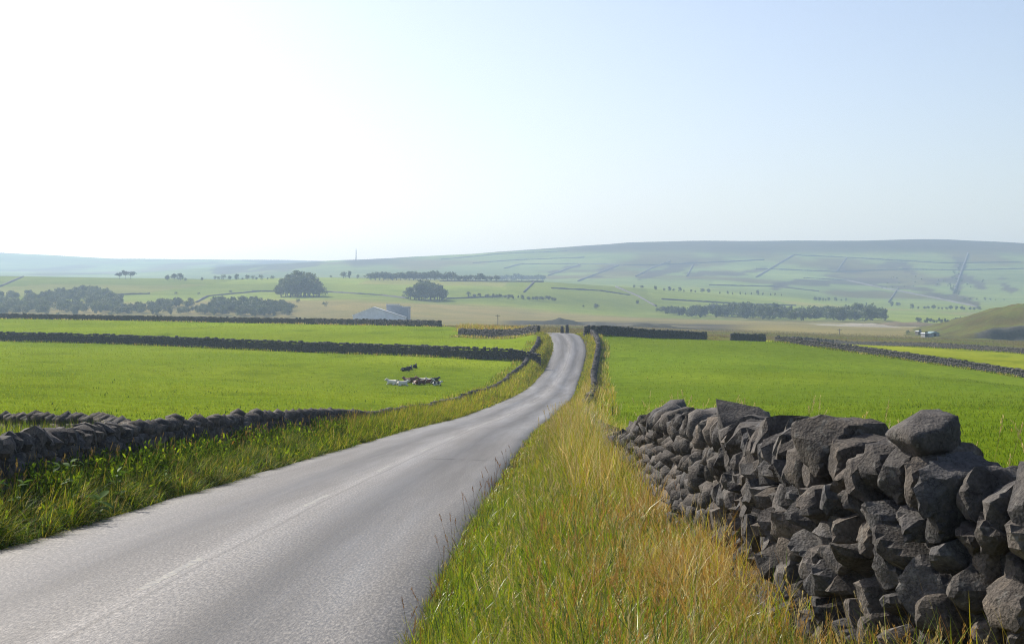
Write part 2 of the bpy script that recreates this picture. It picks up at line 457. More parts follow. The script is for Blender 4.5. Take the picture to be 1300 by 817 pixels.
def z_near(X, Y):
    sh = X.shape; x = X.ravel() / SC; y = Y.ravel() / SC
    out = np.empty(len(x)); n = len(ctrl)
    for i in range(0, len(x), 20000):
        q = np.c_[x[i:i + 20000], y[i:i + 20000]]
        d2 = ((q[:, None] - ctrl[None, :, :2] / SC) ** 2).sum(-1)
        out[i:i + 20000] = _U(d2) @ W_TPS[:n] + W_TPS[n] + q @ W_TPS[n + 1:]
    return out.reshape(sh)

def ground(X, Y):
    X = np.asarray(X, float); Y = np.asarray(Y, float)
    X, Y = np.broadcast_arrays(X, Y)
    sh = X.shape; X = np.atleast_1d(X).ravel(); Y = np.atleast_1d(Y).ravel()
    z = np.zeros(len(X))
    nr = Y < 460
    if nr.any():
        x, y = X[nr], Y[nr]
        zn = z_near(x, np.maximum(y, -20)) + 0.10 * n2(x, y, 14, 14, 1.0, 3)
        d = np.abs(x - road_x(y)) * road_c(y)
        w = sstep(HALF + 0.05, HALF + 1.5, d)
        ron = 1 - sstep(280, 330, y)
        w = 1 - (1 - w) * ron
        zn = zn * w + (road_z(y) - 0.10) * (1 - w)
        z[nr] = zn
    fr = Y > 400
    if fr.any():
        zf = z_far(X[fr], np.maximum(Y[fr], 450))
        b = sstep(400, 455, Y[fr])
        z[fr] = np.where(Y[fr] < 460, z[fr], 0) * (1 - b) + zf * b
    return z.reshape(sh)

_rayY = np.exp(np.linspace(math.log(5), math.log(4650), 900))
def at(px, py, ymin=5.0, ymax=9400.0):
    """where the sight line of a photo point first meets the ground beyond ymin"""
    ymin, ymax = wy(ymin), wy(ymax)
    Y = _rayY[(_rayY >= ymin) & (_rayY <= ymax)]
    X = (px - CX) / F * Y
    dz = ground(X, Y) + (py - HY) / F * Y
    k = np.argmax(dz >= 0)
    if dz[k] < 0: k = int(np.argmax(dz)); y = Y[k]
    elif k == 0: y = Y[0]
    else:
        a = dz[k - 1] / (dz[k - 1] - dz[k]); y = Y[k - 1] + a * (Y[k] - Y[k - 1])
    x = (px - CX) / F * y
    return Vector((x, y, float(ground(np.array([x]), np.array([y]))[0])))

# ------------------------------------------------------------------ ground sheet
tin = np.arange(-0.40, 0.4001, 0.0021)
tl = -0.40 - np.cumsum(np.linspace(0.003, 0.03, 26)); tcols = np.r_[tl[::-1], tin, -tl]
r = np.exp(np.arange(math.log(2.0), math.log(4850), 0.0150))
TT, RR = np.meshgrid(tcols, r)
GX, GY = TT * RR, RR - 8.0
GZ = ground(GX, GY)
px = CX + F * GX / np.maximum(GY, 3)
py = HY - F * GZ / np.maximum(GY, 3)
GV = uw(GY); GU = GX * np.where(GY > 450, GV / np.maximum(GY, 1), 1.0)
def lerp(a, b, w): return a * (1 - w[..., None]) + np.asarray(b) * w[..., None]
C_FIELDL = np.array((0.168, 0.226, 0.016)); C_FIELDR = np.array((0.122, 0.180, 0.014)); C_LIME = np.array((0.225, 0.255, 0.022))
C_MOOR = np.array((0.105, 0.092, 0.042)); C_STRAW = np.array((0.21, 0.18, 0.085)); C_PAST = np.array((0.165, 0.205, 0.05))
C_HEATH = np.array((0.055, 0.045, 0.038)); C_HILLG = np.array((0.135, 0.175, 0.06)); C_SPOIL = np.array((0.075, 0.07, 0.06))
C_VERGE = np.array((0.085, 0.085, 0.028))
side = GU - road_x(np.clip(GV, -30, 419))
col = np.where((side < 0)[..., None], C_FIELDL, C_FIELDR)
# lime field in the far right, beyond the slanting wall
lw9 = np.interp(GU, [0, 61, 90], [420, 172, 80])
w10y = np.interp(GU, [88, 95, 108, 140], [430, 420, 300, 250])
lime = sstep(-2, 2, GV - (330 + (GU - 61.2) * (172 - 330) / (61.9 - 61.2 + 1e-3) * 0)) * 0
def seg_side(x0, y0, x1, y1):
    return ((x1 - x0) * (GV - y0) - (y1 - y0) * (GU - x0)) / math.hypot(x1 - x0, y1 - y0)
a9, b9 = P(985, 434, 270), P(1300, 479, 205)
sd9 = seg_side(a9[0], a9[1], b9[0], b9[1])
col = lerp(col, C_LIME, sstep(-1, 1, sd9) * (side > 0))
nz = n2(GU, GV, 60, 60, 5.0, 4)
# rough moorland beyond the field walls
a10, b10 = P(1060, 437, 420), P(1300, 449, 300)
sd10 = seg_side(a10[0], a10[1], b10[0], b10[1])
a7, b7 = P(745, 427, 238), P(895, 432.5, 290)
sd7 = seg_side(a7[0], a7[1], b7[0], b7[1])
rim = np.interp(px, [-700, 0, 200, 400, 580, 600, 690, 740, 900, 985, 1060, 1300, 2000], [425, 402, 382, 352, 322, 262, 245, 240, 292, 345, 420, 300, 240])
mo = sstep(-2, 4, GV - rim)
col = lerp(col, C_MOOR * np.array((1.15, 1.12, 1.0)), mo)
col = lerp(col, C_PAST * .75, mo * sstep(0.05, 0.3, n2(GU, GV, 30, 60, 8.0, 3)) * 0.6)
far = sstep(560, 680, GV)
spo = sstep(0.05, 0.2, n2(GU, GV, 80, 40, 9.0, 4) + 0.25) * sstep(620, 660, px) * (1 - sstep(900, 980, px)) * sstep(600, 680, GV) * (1 - sstep(960, 1020, GV))
col = lerp(col, C_STRAW, far)
col = lerp(col, C_SPOIL, spo)
# pasture on the middle slope, in patches with their own tone
cellx = np.floor(GU / 170 + 0.35 * n2(GU, GV, 400, 400, 2.0, 2)); celly = np.floor(GV / 260 + 0.25 * n2(GU, GV, 400, 400, 4.0, 2))
ch = _hash(cellx.astype(int), celly.astype(int), np.zeros_like(cellx, int))
mid = sstep(1120, 1230, GV + 60 * nz)
pc = C_PAST[None, None] * (0.85 + 0.35 * ch[..., None])
pc = lerp(pc, C_STRAW * 0.95, (ch > 0.78) * 0.55)
col = col * (1 - mid[..., None]) + pc * mid[..., None]
hill = sstep(2300, 2800, GV)
cellx = np.floor(GU / 420 + 0.5 * n2(GU, GV, 700, 700, 12.0, 2)); celly = np.floor(GV / 420 + 0.4 * n2(GU, GV, 700, 700, 14.0, 2))
ch2 = _hash(cellx.astype(int), celly.astype(int), np.ones_like(cellx, int))
hc = C_HILLG[None, None] * (0.82 + 0.4 * ch2[..., None])
hc = lerp(hc, C_MOOR, sstep(0.02, 0.28, n2(GU, GV, 260, 420, 21.0, 5) + 0.28 * np.exp(-((px - 1130) / 130) ** 2) * (np.abs(py - 352) < 26)) * 0.95)
top = sstep(-6, 4, np.interp(px, [-700, 300, 420, 450, 560, 700, 760, 820, 900, 1000, 1100, 1250, 1300, 2000], [300, 300, 318, 338, 320, 316, 318, 320, 320, 319, 321, 320, 325, 330]) - py + 5 * n2(GU, GV, 300, 300, 31.0, 4))
hc = lerp(hc, C_HEATH, top * 0.9)
col = col * (1 - hill[..., None]) + hc * hill[..., None]
# pale quarry floor
# bracken and heather along the gullies of the big hill
def band(pts, w):
    d = np.full(px.shape, 1e9)
    for (a, b) in zip(pts[:-1], pts[1:]):
        t = np.clip(((px - a[0]) * (b[0] - a[0]) + (py - a[1]) * (b[1] - a[1])) / ((b[0] - a[0]) ** 2 + (b[1] - a[1]) ** 2), 0, 1)
        d = np.minimum(d, np.hypot((px - a[0] - t * (b[0] - a[0])) * .75, py - a[1] - t * (b[1] - a[1])))
    return 1 - sstep(w * .45, w, d + 2.2 * w * n2(GU, GV, 120, 200, 61., 4))
br = np.zeros(px.shape)
for pts_, w_ in [([(750, 353), (775, 339)], 4), ([(812, 354), (842, 343), (882, 335)], 4.5), ([(872, 351), (930, 347), (972, 341)], 4), ([(1055, 352), (1110, 358), (1150, 353)], 7), ([(1118, 357), (1180, 370), (1240, 386)], 4),
                ([(1146, 337), (1162, 351), (1190, 360)], 4), ([(1178, 356), (1216, 352)], 7), ([(1230, 355), (1246, 364)], 4), ([(1272, 357), (1284, 369)], 4), ([(1219, 334), (1221, 350), (1212, 374)], 5), ([(985, 362), (1010, 358), (1050, 360)], 4),
                ([(1075, 345), (1135, 340)], 5), ([(700, 345), (735, 337)], 2.5), ([(280, 342), (330, 335), (400, 333)], 7)]: br = np.maximum(br, band(pts_, w_))
col = lerp(col, C_HEATH * 1.1, np.clip(br, 0, 1) * (GV > 1900) * .9)
q = np.exp(-(((px - 1110) / 75) ** 2 + ((GV - 1010) / 70) ** 2)) * 1.3 + np.exp(-(((px - 830) / 45) ** 2 + ((GV - 800) / 30) ** 2)) * 0.5
col = lerp(col, np.array((0.36, 0.34, 0.31)), np.clip(q, 0, 1) * sstep(0.0, 0.25, n2(GU, GV, 22, 40, 44.0, 3)))
# road verges
ad = np.abs(side) * road_c(np.clip(GV, -30, 419))
vg = (1 - sstep(4.2, 6.0, ad)) * (GV < 300)
col = lerp(col, C_VERGE, vg)
col = lerp(col, np.array((0.07, 0.06, 0.045)), (1 - sstep(HALF - .1, HALF + .35, ad)) * (GV < 300))
col = col * (1 + .22 * n2(GU, GV, 35, 35, 71., 4) * (GV < 450))[..., None]
# worn and tufted patches in the pasture
tp = sstep(0.22, 0.45, n2(GU, GV, 9, 16, 51.0, 4)) * (1 - mo) * 0.5
col = lerp(col, C_FIELDR * 0.75, tp)
nr_, nc_ = GX.shape
idx = np.arange(nr_ * nc_).reshape(nr_, nc_)
quads = np.stack([idx[:-1, :-1], idx[:-1, 1:], idx[1:, 1:], idx[1:, :-1]], -1).reshape(-1, 4)
g = mesh_np('ground', np.stack([GX, GY, GZ], -1).reshape(-1, 3), quads, M_GROUND, cols=col.reshape(-1, 3), smooth=True)
tag(g, 'green pasture and rough grassland running back to the hazy hills', kind='structure')
ZMIN, ZMAX = float(GZ.min()), float(GZ.max())

# ------------------------------------------------------------------ road
ys = np.arange(-6, 335, 0.4)
lat = np.array([-1.0, -0.97, -0.8, -0.5, -0.2, 0, 0.2, 0.5, 0.8, 0.97, 1.0])
edge = HALF + 0.10 * n2(ys, np.zeros_like(ys), 2.2, 2.2, 60., 3)
edge2 = HALF + 0.10 * n2(ys, np.zeros_like(ys), 2.2, 2.2, 70., 3)
V, UV = [], []
sarc = np.r_[0, np.cumsum(np.hypot(np.diff(road_x(ys)), 0.4))]
for k, l in enumerate(lat):
    w = np.where(l < 0, edge, edge2)
    d = l * w
    x, y = off(ys, d)
    z = road_z(ys) + 0.05 * (1 - l * l) - (0.09 if abs(l) == 1 else 0) + 0.004 * n2(x, y, 1.8, 8, 80., 2)
    V.append(np.stack([x, y, z], -1)); UV.append(np.stack([d, sarc], -1))
V = np.stack(V, 1); UV = np.stack(UV, 1)
idx = np.arange(V.shape[0] * V.shape[1]).reshape(V.shape[:2])
quads = np.stack([idx[:-1, :-1], idx[:-1, 1:], idx[1:, 1:], idx[1:, :-1]], -1).reshape(-1, 4)
road = mesh_np('road', V.reshape(-1, 3), quads, M_ROAD, smooth=True, uv=UV.reshape(-1, 2))
tag(road, 'worn grey two-lane country road dipping and rising to the crest', kind='structure')

def on_road(Y, d, up):
    x, y = off(Y, d); l = d / HALF
    return np.stack([x, y, road_z(Y) + 0.05 * (1 - l * l) + 0.004 * n2(x, y, 1.8, 8, 80., 2) + up], -1)
def road_strip(name, y0, y1, d0, d1, mat, up=0.0025, ny=14, jag=0.0):
    yy = np.linspace(y0, y1, ny)
    j1 = jag * rng.normal(size=ny); j2 = jag * rng.normal(size=ny)
    a = on_road(yy, d0 + j1, up); b = on_road(yy, d1 + j2, up)
    V = np.concatenate([a, b]); i = np.arange(ny - 1)
    return mesh_np(name, V, np.stack([i, i + ny, i + ny + 1, i + 1], -1), mat, road)
for y0 in np.arange(4.2, 250, 9.0):
    road_strip('road_marking', y0, y0 + 2.4, -0.045, 0.045, M_PAINT, up=.0013 if y0 < 60 else .003, ny=40, jag=0.010)
# the dark broken joint across the right-hand lane and a smaller one farther on
for yc, d0, d1, wdt in ((36.5, 0.55, 2.2, 0.05), (60.0, 1.6, 2.3, 0.05), (205, 1.0, 1.8, 0.2)):
    n = 16; d = np.linspace(d0, d1, n); jy = 0.05 * rng.normal(size=n).cumsum() * 0.4
    hw = wdt * (0.4 + rng.random(n))
    a = np.array([on_road(np.array(yc + jy[k]), d[k], 0.006) for k in range(n)]); b = np.array([on_road(np.array(yc + jy[k] + hw[k]), d[k], 0.006) for k in range(n)])
    i = np.arange(n - 1)
    mesh_np('road_crack', np.concatenate([a, b]), np.stack([i, i + 1, i + n + 1, i + n], -1), M_TAR, road)

# ------------------------------------------------------------------ dry stone walls
def ico(sub):
    bm = bmesh.new(); bmesh.ops.create_icosphere(bm, subdivisions=sub, radius=1.0)
    v = np.array([x.co[:] for x in bm.verts]); f = np.array([[x.index for x in q.verts] for q in bm.faces], np.int32)
    bm.free(); return v, f
ICO = {k: ico(k) for k in (1, 2, 3, 4)}

def rock_verts(n, d, dims, sub, p=16., rough=0.035, seed=0.):
    D = ICO[sub][0] * np.asarray(dims)
    D = D / np.linalg.norm(D, axis=1, keepdims=True)
    q = np.maximum(D @ n.T, 0) / d
    r = (q ** p).sum(1) ** (-1.0 / p)
    V = D * r[:, None]
    s = float(np.mean(dims))
    ns = fbm(V / s * 1.0 + seed, 4) * 1.2 + 0.5 * np.abs(vnoise(V / s * 2.7 + seed * 1.7)) - 0.55 * sstep(.25, .4, vnoise(V / s * 1.6 + seed * 2.3))
    return V * (1 + rough * ns * 2.0)[:, None]

def stone_tint():
    b = random.uniform(0.7, 1.35)
    w = random.uniform(-0.08, 0.16)
    return np.array((0.076 * b * (1 + w), 0.071 * b * (1 + w * .4), 0.067 * b * (1 - w * .4)))

class WallLine:
    """a wall that follows a plan line; s = metres along it"""
    def __init__(self, pts, step=0.5, drop=None):
        pts = np.array([[p[0], p[1]] for p in pts], float)
        L = np.r_[0, np.cumsum(np.hypot(*np.diff(pts, axis=0).T))]
        self.len = L[-1]
        n = max(int(self.len / step), 2)
        s = np.linspace(0, self.len, n)
        self.s = s; self.x = np.interp(s, L, pts[:, 0]); self.y = np.interp(s, L, pts[:, 1])
        z = ground(self.x, self.y)
        k = max(int(3.0 / step), 1); w = np.ones(2 * k + 1) / (2 * k + 1)
        self.z = np.convolve(np.pad(z, k, mode='edge'), w, 'valid')
        if drop is not None: self.z = self.z - drop(self.y)
    def pos(self, s):
        return np.stack([np.interp(s, self.s, self.x), np.interp(s, self.s, self.y), np.interp(s, self.s, self.z)], -1)
    def frame(self, s):
        a, b = self.pos(np.asarray(s) - 0.6), self.pos(np.asarray(s) + 0.6)
        t = b - a; t[..., 2] = 0
        t /= np.linalg.norm(t, axis=-1, keepdims=True) + 1e-9
        n = np.stack([t[..., 1], -t[..., 0], np.zeros(t.shape[:-1])], -1)     # to the right of travel
        sl = (b - a)[..., 2] / 1.2
        return t, n, sl

def fine_wall(wl, s0, s1, H, T0, T1, face, rows, spacing, seed, lean, parent, nparts, sub_of, key, tints=None, skip=None):
    """packed stones between s0 and s1: cells of a leaning diagram on the wall face, each cell a faceted stone through the wall"""
    rs = random.Random(seed)
    pts = []
    rh = (H - 0.18) / rows
    for r_ in range(rows):
        s = s0 + rs.random() * 0.2
        while s < s1:
            w = rs.uniform(*spacing)
            if s + w / 2 < s1: pts.append((s + w / 2, (r_ + 0.5) * rh + rs.gauss(0, rh * 0.17), 0))
            s += w
    s = s0
    while s < s1:
        w = rs.uniform(spacing[0] * 0.75, spacing[1] * 0.78)
        pts.append((s + w / 2, H - 0.10 + rs.gauss(0, 0.035), 1))
        s += w
    pts = np.array(pts)
    A = pts[:, :2]
    # lean angle field
    ang = np.radians(lean) + 0.55 * n2(A[:, 0], A[:, 1], 0.9, 0.9, seed * 1.37, 2)
    order = np.argsort(A[:, 0]); A_s = A[order]
    t, nn, sl = wl.frame(A[:, 0]); base = wl.pos(A[:, 0])
    recs = []
    for i in range(len(A)):
        lo, hi = np.searchsorted(A_s[:, 0], [A[i, 0] - 0.95, A[i, 0] + 0.95])
        nb = [j for j in order[lo:hi] if j != i and abs(A[j, 1] - A[i, 1]) < 0.75]
        N_, D_ = [], []
        for j in nb:
            v = A[j] - A[i]
            a = 0.5 * (ang[i] + ang[j])
            e = np.array((math.cos(a), math.sin(a))); f = np.array((-e[1], e[0]))
            k2 = 1.3 ** 2
            Av = e * (e @ v) / k2 + f * (f @ v)
            l = np.linalg.norm(Av)
            dist = (Av @ v) / 2 / l
            if dist > 0.5: continue
            ty = rs.gauss(0, 0.16)
            n3 = np.array((Av[0] / l, ty, Av[1] / l)); n3 /= np.linalg.norm(n3)
            N_.append(n3); D_.append(dist * 0.925)
        h = A[i, 1]; T = T0 + (T1 - T0) * h / H
        prot = rs.gauss(0, 0.04)
        cope = pts[i, 2] == 1
        for sg in (1, -1):
            for q in range(2):
                n3 = np.array((rs.gauss(0, 0.42), sg, rs.gauss(0.05, 0.36))); n3 /= np.linalg.norm(n3)
                N_.append(n3); D_.append(T + prot * sg - 0.01 + q * 0.015)
            for q in range(3):
                n3 = np.array((rs.gauss(0, 0.9), sg, rs.gauss(0, 0.9))); n3 /= np.linalg.norm(n3)
                N_.append(n3); D_.append(T * abs(n3[1]) + rs.uniform(.035, .10))
        if cope:
            for q in range(3):
                n3 = np.array((rs.gauss(0, 0.42), rs.gauss(0, 0.30), 1.0)); n3 /= np.linalg.norm(n3)
                N_.append(n3); D_.append(rs.uniform(0.13, 0.27) if q else rs.uniform(0.14, 0.24))
        else:
            N_.append(np.array((0, 0, 1.))); D_.append(0.4)
        for n3 in ((0, 0, -1.), (1., 0, 0), (-1., 0, 0)):
            N_.append(np.array(n3)); D_.append(min(0.42, h + 0.1) if n3[2] else 0.36)
        recs.append((i, np.array(N_), np.array(D_), h, T))
    # nearest (largest) stones become parts
    recs.sort(key=lambda q_: key(base[q_[0]]))
    SV, SF, SCol, nv = [], [], [], 0
    cnt = 0
    for (i, N_, D_, h, T) in recs:
        org = base[i] + np.array((0, 0, h))
        if skip is not None and skip(A[i, 0], h): continue
        dist = key(base[i])
        part = cnt < nparts
        sub = sub_of(dist, part)
        V = rock_verts(N_, D_, (0.16, T * 0.8, 0.16), sub, rs.uniform(45, 110), 0.042, seed + i * 3.1)
        tn, nm = t[i], nn[i]
        R = np.stack([tn + np.array((0, 0, sl[i])), nm * face, np.array((0, 0, 1.))], 0)
        VW = V @ R
        if part:
            o = mesh_np('stone', VW, ICO[sub][1], M_STONE, parent, cols=np.tile(stone_tint(), (len(V), 1)), smooth=True)
            me = o.data
            me.set_sharp_from_angle(angle=math.radians(24)) if hasattr(me, 'set_sharp_from_angle') else None
            o.location = org
            cnt += 1
        else:
            SV.append(VW + org); SF.append(ICO[sub][1] + nv); SCol.append(np.tile(stone_tint(), (len(V), 1))); nv += len(V)
    return (np.concatenate(SV), np.concatenate(SF), np.concatenate(SCol)) if SV else None

def coarse_stones(wl, s0, s1, H, T0, T1, sx, rh, seed):
    """rough blocks in courses for distant lengths of wall"""
    r_ = np.random.default_rng(seed)
    rows = max(int(H / rh), 2)
    cs, chh, cw, chh2, cp = [], [], [], [], []
    for k in range(rows + 1):
        n = int((s1 - s0) / (sx if k < rows else sx * 0.8))
        if n < 1: continue
        w = r_.uniform(0.6, 1.4, n); w *= (s1 - s0) / w.sum()
        c = s0 + np.cumsum(w) - w / 2
        cs.append(c); cw.append(w * 0.5 * 0.97)
        if k < rows:
            chh.append((k + 0.5) * rh + r_.normal(0, rh * .1, n)); chh2.append(np.full(n, rh * 0.5) * r_.uniform(.8, 1.15, n))
        else:
            chh.append(H + r_.uniform(-0.10, 0.10, n)); chh2.append(r_.uniform(.06, .26, n))
        cp.append(np.full(n, k / rows))
    cs, chh, cw, chh2, cp = map(np.concatenate, (cs, chh, cw, chh2, cp))
    t, nn, sl = wl.frame(cs); b = wl.pos(cs)
    n = len(cs)
    corners = np.array([[i, j, k] for k in (-1, 1) for j in (-1, 1) for i in (-1, 1)], float)
    c = corners[None] * (1 + r_.normal(0, 0.13, (n, 8, 3)))
    T = (T0 + (T1 - T0) * np.minimum(cp, 1)) * r_.uniform(.92, 1.1, n)
    V = (b[:, None] + np.array((0, 0, 1.)) * (chh[:, None, None] + c[..., 2:3] * chh2[:, None, None] + c[..., 0:1] * (cw * sl)[:, None, None])
         + t[:, None] * c[..., 0:1] * cw[:, None, None] + nn[:, None] * c[..., 1:2] * T[:, None, None])
    f = np.array([[0, 2, 3, 1], [4, 5, 7, 6], [0, 1, 5, 4], [2, 6, 7, 3], [0, 4, 6, 2], [1, 3, 7, 5]])
    Fc = (f[None] + (np.arange(n) * 8)[:, None, None]).reshape(-1, 4)
    bb = r_.uniform(0.7, 1.2, n)
    colr = np.repeat((np.array((0.068, 0.064, 0.061))[None] * bb[:, None])[:, None], 8, 1)
    return V.reshape(-1, 3), Fc, colr.reshape(-1, 3)

def core(wl, s0, s1, H, T0, T1, parent):  # dark solid filler added inside the stones to block light seeping through gaps
    n = max(int((s1 - s0) / 0.6), 2)
    s = np.linspace(s0, s1, n); t, nn, sl = wl.frame(s); b = wl.pos(s)
    V = []
    for (j, h) in ((-1, -0.2), (-1, 1), (1, 1), (1, -0.2)):
        T = T0 if h < 0 else T1
        V.append(b + nn * j * T + np.array((0, 0, 1.)) * (h * H if h > 0 else h))
    V = np.stack(V, 1)
    V[:, 1:3, 2] += rng.normal(0, 0.03, (n, 2))
    idx = np.arange(n * 4).reshape(n, 4)
    q = [np.stack([idx[:-1, k], idx[1:, k], idx[1:, (k + 1) % 4], idx[:-1, (k + 1) % 4]], -1) for k in range(4)]
    q = np.concatenate(q + [idx[:1], idx[-1:, ::-1]])
    o = mesh_np('filler_core', V.reshape(-1, 3), q, M_STONE, parent, cols=np.tile((0.06, 0.056, 0.052), (n * 4, 1)))
    tag(o, kind='stuff')

def wall_thing(label, wl, group=None):
    p = wl.pos(0.0)
    e = empty('dry_stone_wall', (0, 0, 0))
    tag(e, label, 'stone wall', group)
    return e

# right-hand wall, from beside the camera to the crest
ysR = np.r_[np.arange(4.9, 12, 0.25), np.arange(12, 60, 1.0), np.arange(60, 247, 3.0)]
ptsR = np.stack(off(ysR, rw_off(ysR)), -1)
WR = WallLine(ptsR, 0.25, drop=lambda Y: np.interp(Y, [6.6, 8.5, 17, 25, 120, 160], [0.10, 0.0, 0.0, 0.68, 0.78, 0.25]))
wr = wall_thing('dark dry stone wall of big tumbled stones beside the golden right verge', WR)
HR = 1.17
sY = lambda wl, Y: float(np.interp(Y, wl.y, wl.s))
S_A, S_B = 0.0, sY(WR, 27.0)
res = fine_wall(WR, S_A, S_B, HR, 0.34, 0.22, -1, 7, (0.14, 0.31), 5, 58, wr, 300, lambda d, p_: 4 if d < 8.6 else (3 if d < 14 else 2), lambda b: b[1])
parts_R = [res] if res else []
S_C = sY(WR, 70.0)
res = fine_wall(WR, S_B, S_C, HR, 0.34, 0.22, -1, 6, (0.18, 0.36), 6, 58, wr, 0, lambda d, p_: 1, lambda b: b[1])
V1, F1, C1 = (np.concatenate([parts_R[0][0], res[0]]), np.concatenate([parts_R[0][1], res[1] + len(parts_R[0][0])]), np.concatenate([parts_R[0][2], res[2]])) if parts_R else res
tag(mesh_np('far_stones', V1, F1, M_STONE, wr, cols=C1), kind='stuff')
V1, F1, C1 = coarse_stones(WR, S_C, WR.len, 1.1, 0.34, 0.24, 0.34, 0.21, 3)
tag(mesh_np('far_stones', V1, F1, M_STONE, wr, cols=C1), kind='stuff')
core(WR, 0.1, WR.len, HR - 0.22, 0.20, 0.13, wr)
# the big block lying on top of the wall: a loose stone of its own
def loose_stone(name, px, py, Y, size, seed, label, rot=0.3):
    x, y, z = P(px, py, Y)
    r_ = random.Random(seed); n = []; d = []
    for k in range(13):
        v = np.array([r_.gauss(0, 1) for _ in range(3)]); v /= np.linalg.norm(v); n.append(v); d.append(r_.uniform(.70, .95))
    for v in ((0, 0, 1.), (0, 0, -1.), (1., 0, 0), (-1., 0, 0), (0, -1., 0), (0, 1., 0)): n.append(np.array(v)); d.append(r_.uniform(.8, .95))
    n = np.array(n); d = np.array(d)
    V = rock_verts(n, d, (1, 1, 1), 4, 60., 0.035, seed)
    V = V * np.asarray(size)
    o = mesh_np(name, V, ICO[4][1], M_STONE, None, cols=np.tile((0.074, 0.069, 0.065), (len(V), 1)), smooth=True)
    o.location = (x, y, z); o.rotation_euler = (0.1, 0.05, rot)
    tag(o, label, 'stone')
    return o
def wall_y_at(px): 
    r_ = WR.x / WR.y; return float(np.interp(-(px - CX) / F, -r_, WR.y))
yb = wall_y_at(1175) - 0.02
loose_stone('loose_block', 1175, 554, yb, (0.185, 0.19, 0.145), 4, 'largest block perched on top of the right-hand wall', 0.25)

# left-hand wall along the road
ysL = np.r_[np.arange(9, 80, 1.0), np.arange(80, 236, 3.0)]
ptsL = np.stack(off(ysL, lw_off(ysL)), -1)
WL = WallLine(ptsL, drop=lambda Y: np.interp(Y, [30, 48, 62, 200, 225], [0.0, 0.10, 0.50, 0.42, 0.15]))
wl_ = wall_thing('shaded dry stone wall with ragged top along the left verge', WL)
S_A, S_B = sY(WL, 15.0), sY(WL, 42.0)
res = fine_wall(WL, S_A, S_B, 1.02, 0.34, 0.22, 1, 6, (0.17, 0.37), 15, 70, wl_, 300, lambda d, p_: 2 if p_ else 1, lambda b: b[1])
S_C = sY(WL, 75.0)
res2 = fine_wall(WL, S_B, S_C, 1.0, 0.34, 0.22, 1, 6, (0.18, 0.36), 16, 70, wl_, 0, lambda d, p_: 1, lambda b: b[1])
V1 = np.concatenate([res[0], res2[0]]); F1 = np.concatenate([res[1], res2[1] + len(res[0])]); C1 = np.concatenate([res[2], res2[2]])
tag(mesh_np('far_stones', V1, F1, M_STONE, wl_, cols=C1), kind='stuff')
V1, F1, C1 = coarse_stones(WL, S_C, WL.len, .8, 0.34, 0.24, 0.34, 0.21, 13)
tag(mesh_np('far_stones', V1, F1, M_STONE, wl_, cols=C1), kind='stuff')
core(WL, sY(WL, 12.0), sY(WL, 75.0), 0.82, 0.20, 0.13, wl_)
core(WL, sY(WL, 75.1), WL.len, 0.62, 0.20, 0.13, wl_)

def far_wall(label, pts, H=1.3, sx=0.4, rh=0.24, seed=1, T0=0.36, T1=0.26, group=None):
    wl = WallLine(pts)
    e = wall_thing(label, wl, group)
    V1, F1, C1 = coarse_stones(wl, 0, wl.len, H, T0, T1, sx, rh, seed)
    tag(mesh_np('stone_courses', V1, F1, M_STONE, e, cols=C1), kind='stuff')
    core(wl, 0.1, wl.len - 0.1, H - 0.2, T0 * .7, T1 * .7, e)
    return wl
def pl(*a): return [P(*q)[:2] for q in a]
jx, jy = off(29.5, lw_off(29.5) - 0.5)
W3 = WallLine([(jx, jy), (-9.5, 33.0), (-13.0, 36), (-19, 40)], 0.25, drop=lambda Y: np.interp(Y, [29, 33], [0.0, -0.22]))
w3 = wall_thing('low stone wall behind the long grass at the left edge', W3)
V1, F1, C1 = fine_wall(W3, 0, W3.len, .80, 0.30, 0.22, 1, 4, (0.18, 0.36), 21, 70, w3, 0, lambda d, p_: 1, lambda b: b[1])
tag(mesh_np('stone_courses', V1, F1, M_STONE, w3, cols=C1), kind='stuff')
core(W3, 0.1, W3.len - .1, .6, .2, .14, w3)
W4 = far_wall('long dark wall dividing the two left-hand fields', pl((-330, 425.5, 281), (-60, 431, 256), (0, 433, 250), (150, 437, 240), (300, 443, 228), (450, 449, 216), (600, 455.5, 203), (664, 457, 201), (686, 458, 200)), 1.45, 0.42, 0.25, 22)
W5 = far_wall('distant low wall along the far rim of the upper left field', pl((-330, 400.5, 428), (-60, 403, 405), (0, 404.5, 400), (200, 407.5, 380), (400, 411.5, 350), (560, 415, 322)), 1.25, 0.6, 0.3, 23)
W6 = far_wall('short dark wall below the dry grass mound by the bend', pl((583, 424, 272), (640, 427, 261), (684, 431, 248)), 1.3, 0.42, 0.25, 24)
W7 = far_wall('dark wall running right from the crest behind the green field', pl((742, 426, 246), (760, 428, 248), (830, 430, 268), (896, 432.5, 290)), 1.5, 0.45, 0.26, 25)
W8 = far_wall('short isolated length of dark wall between two gaps', pl((928, 434.5, 305), (971, 436.5, 316)), 1.5, 0.45, 0.26, 26)
W9 = far_wall('wall slanting down to the right edge below the lime field', pl((985, 434, 270), (1150, 456, 232), (1300, 479, 205), (1340, 485, 199)), 0.95, 0.4, 0.24, 27)
W10 = far_wall('faint rubble wall along the top of the lime field', pl((1005, 434, 425), (1060, 437, 415), (1180, 443, 350), (1300, 449, 300), (1340, 451, 290)), 1.0, 0.5, 0.28, 28)

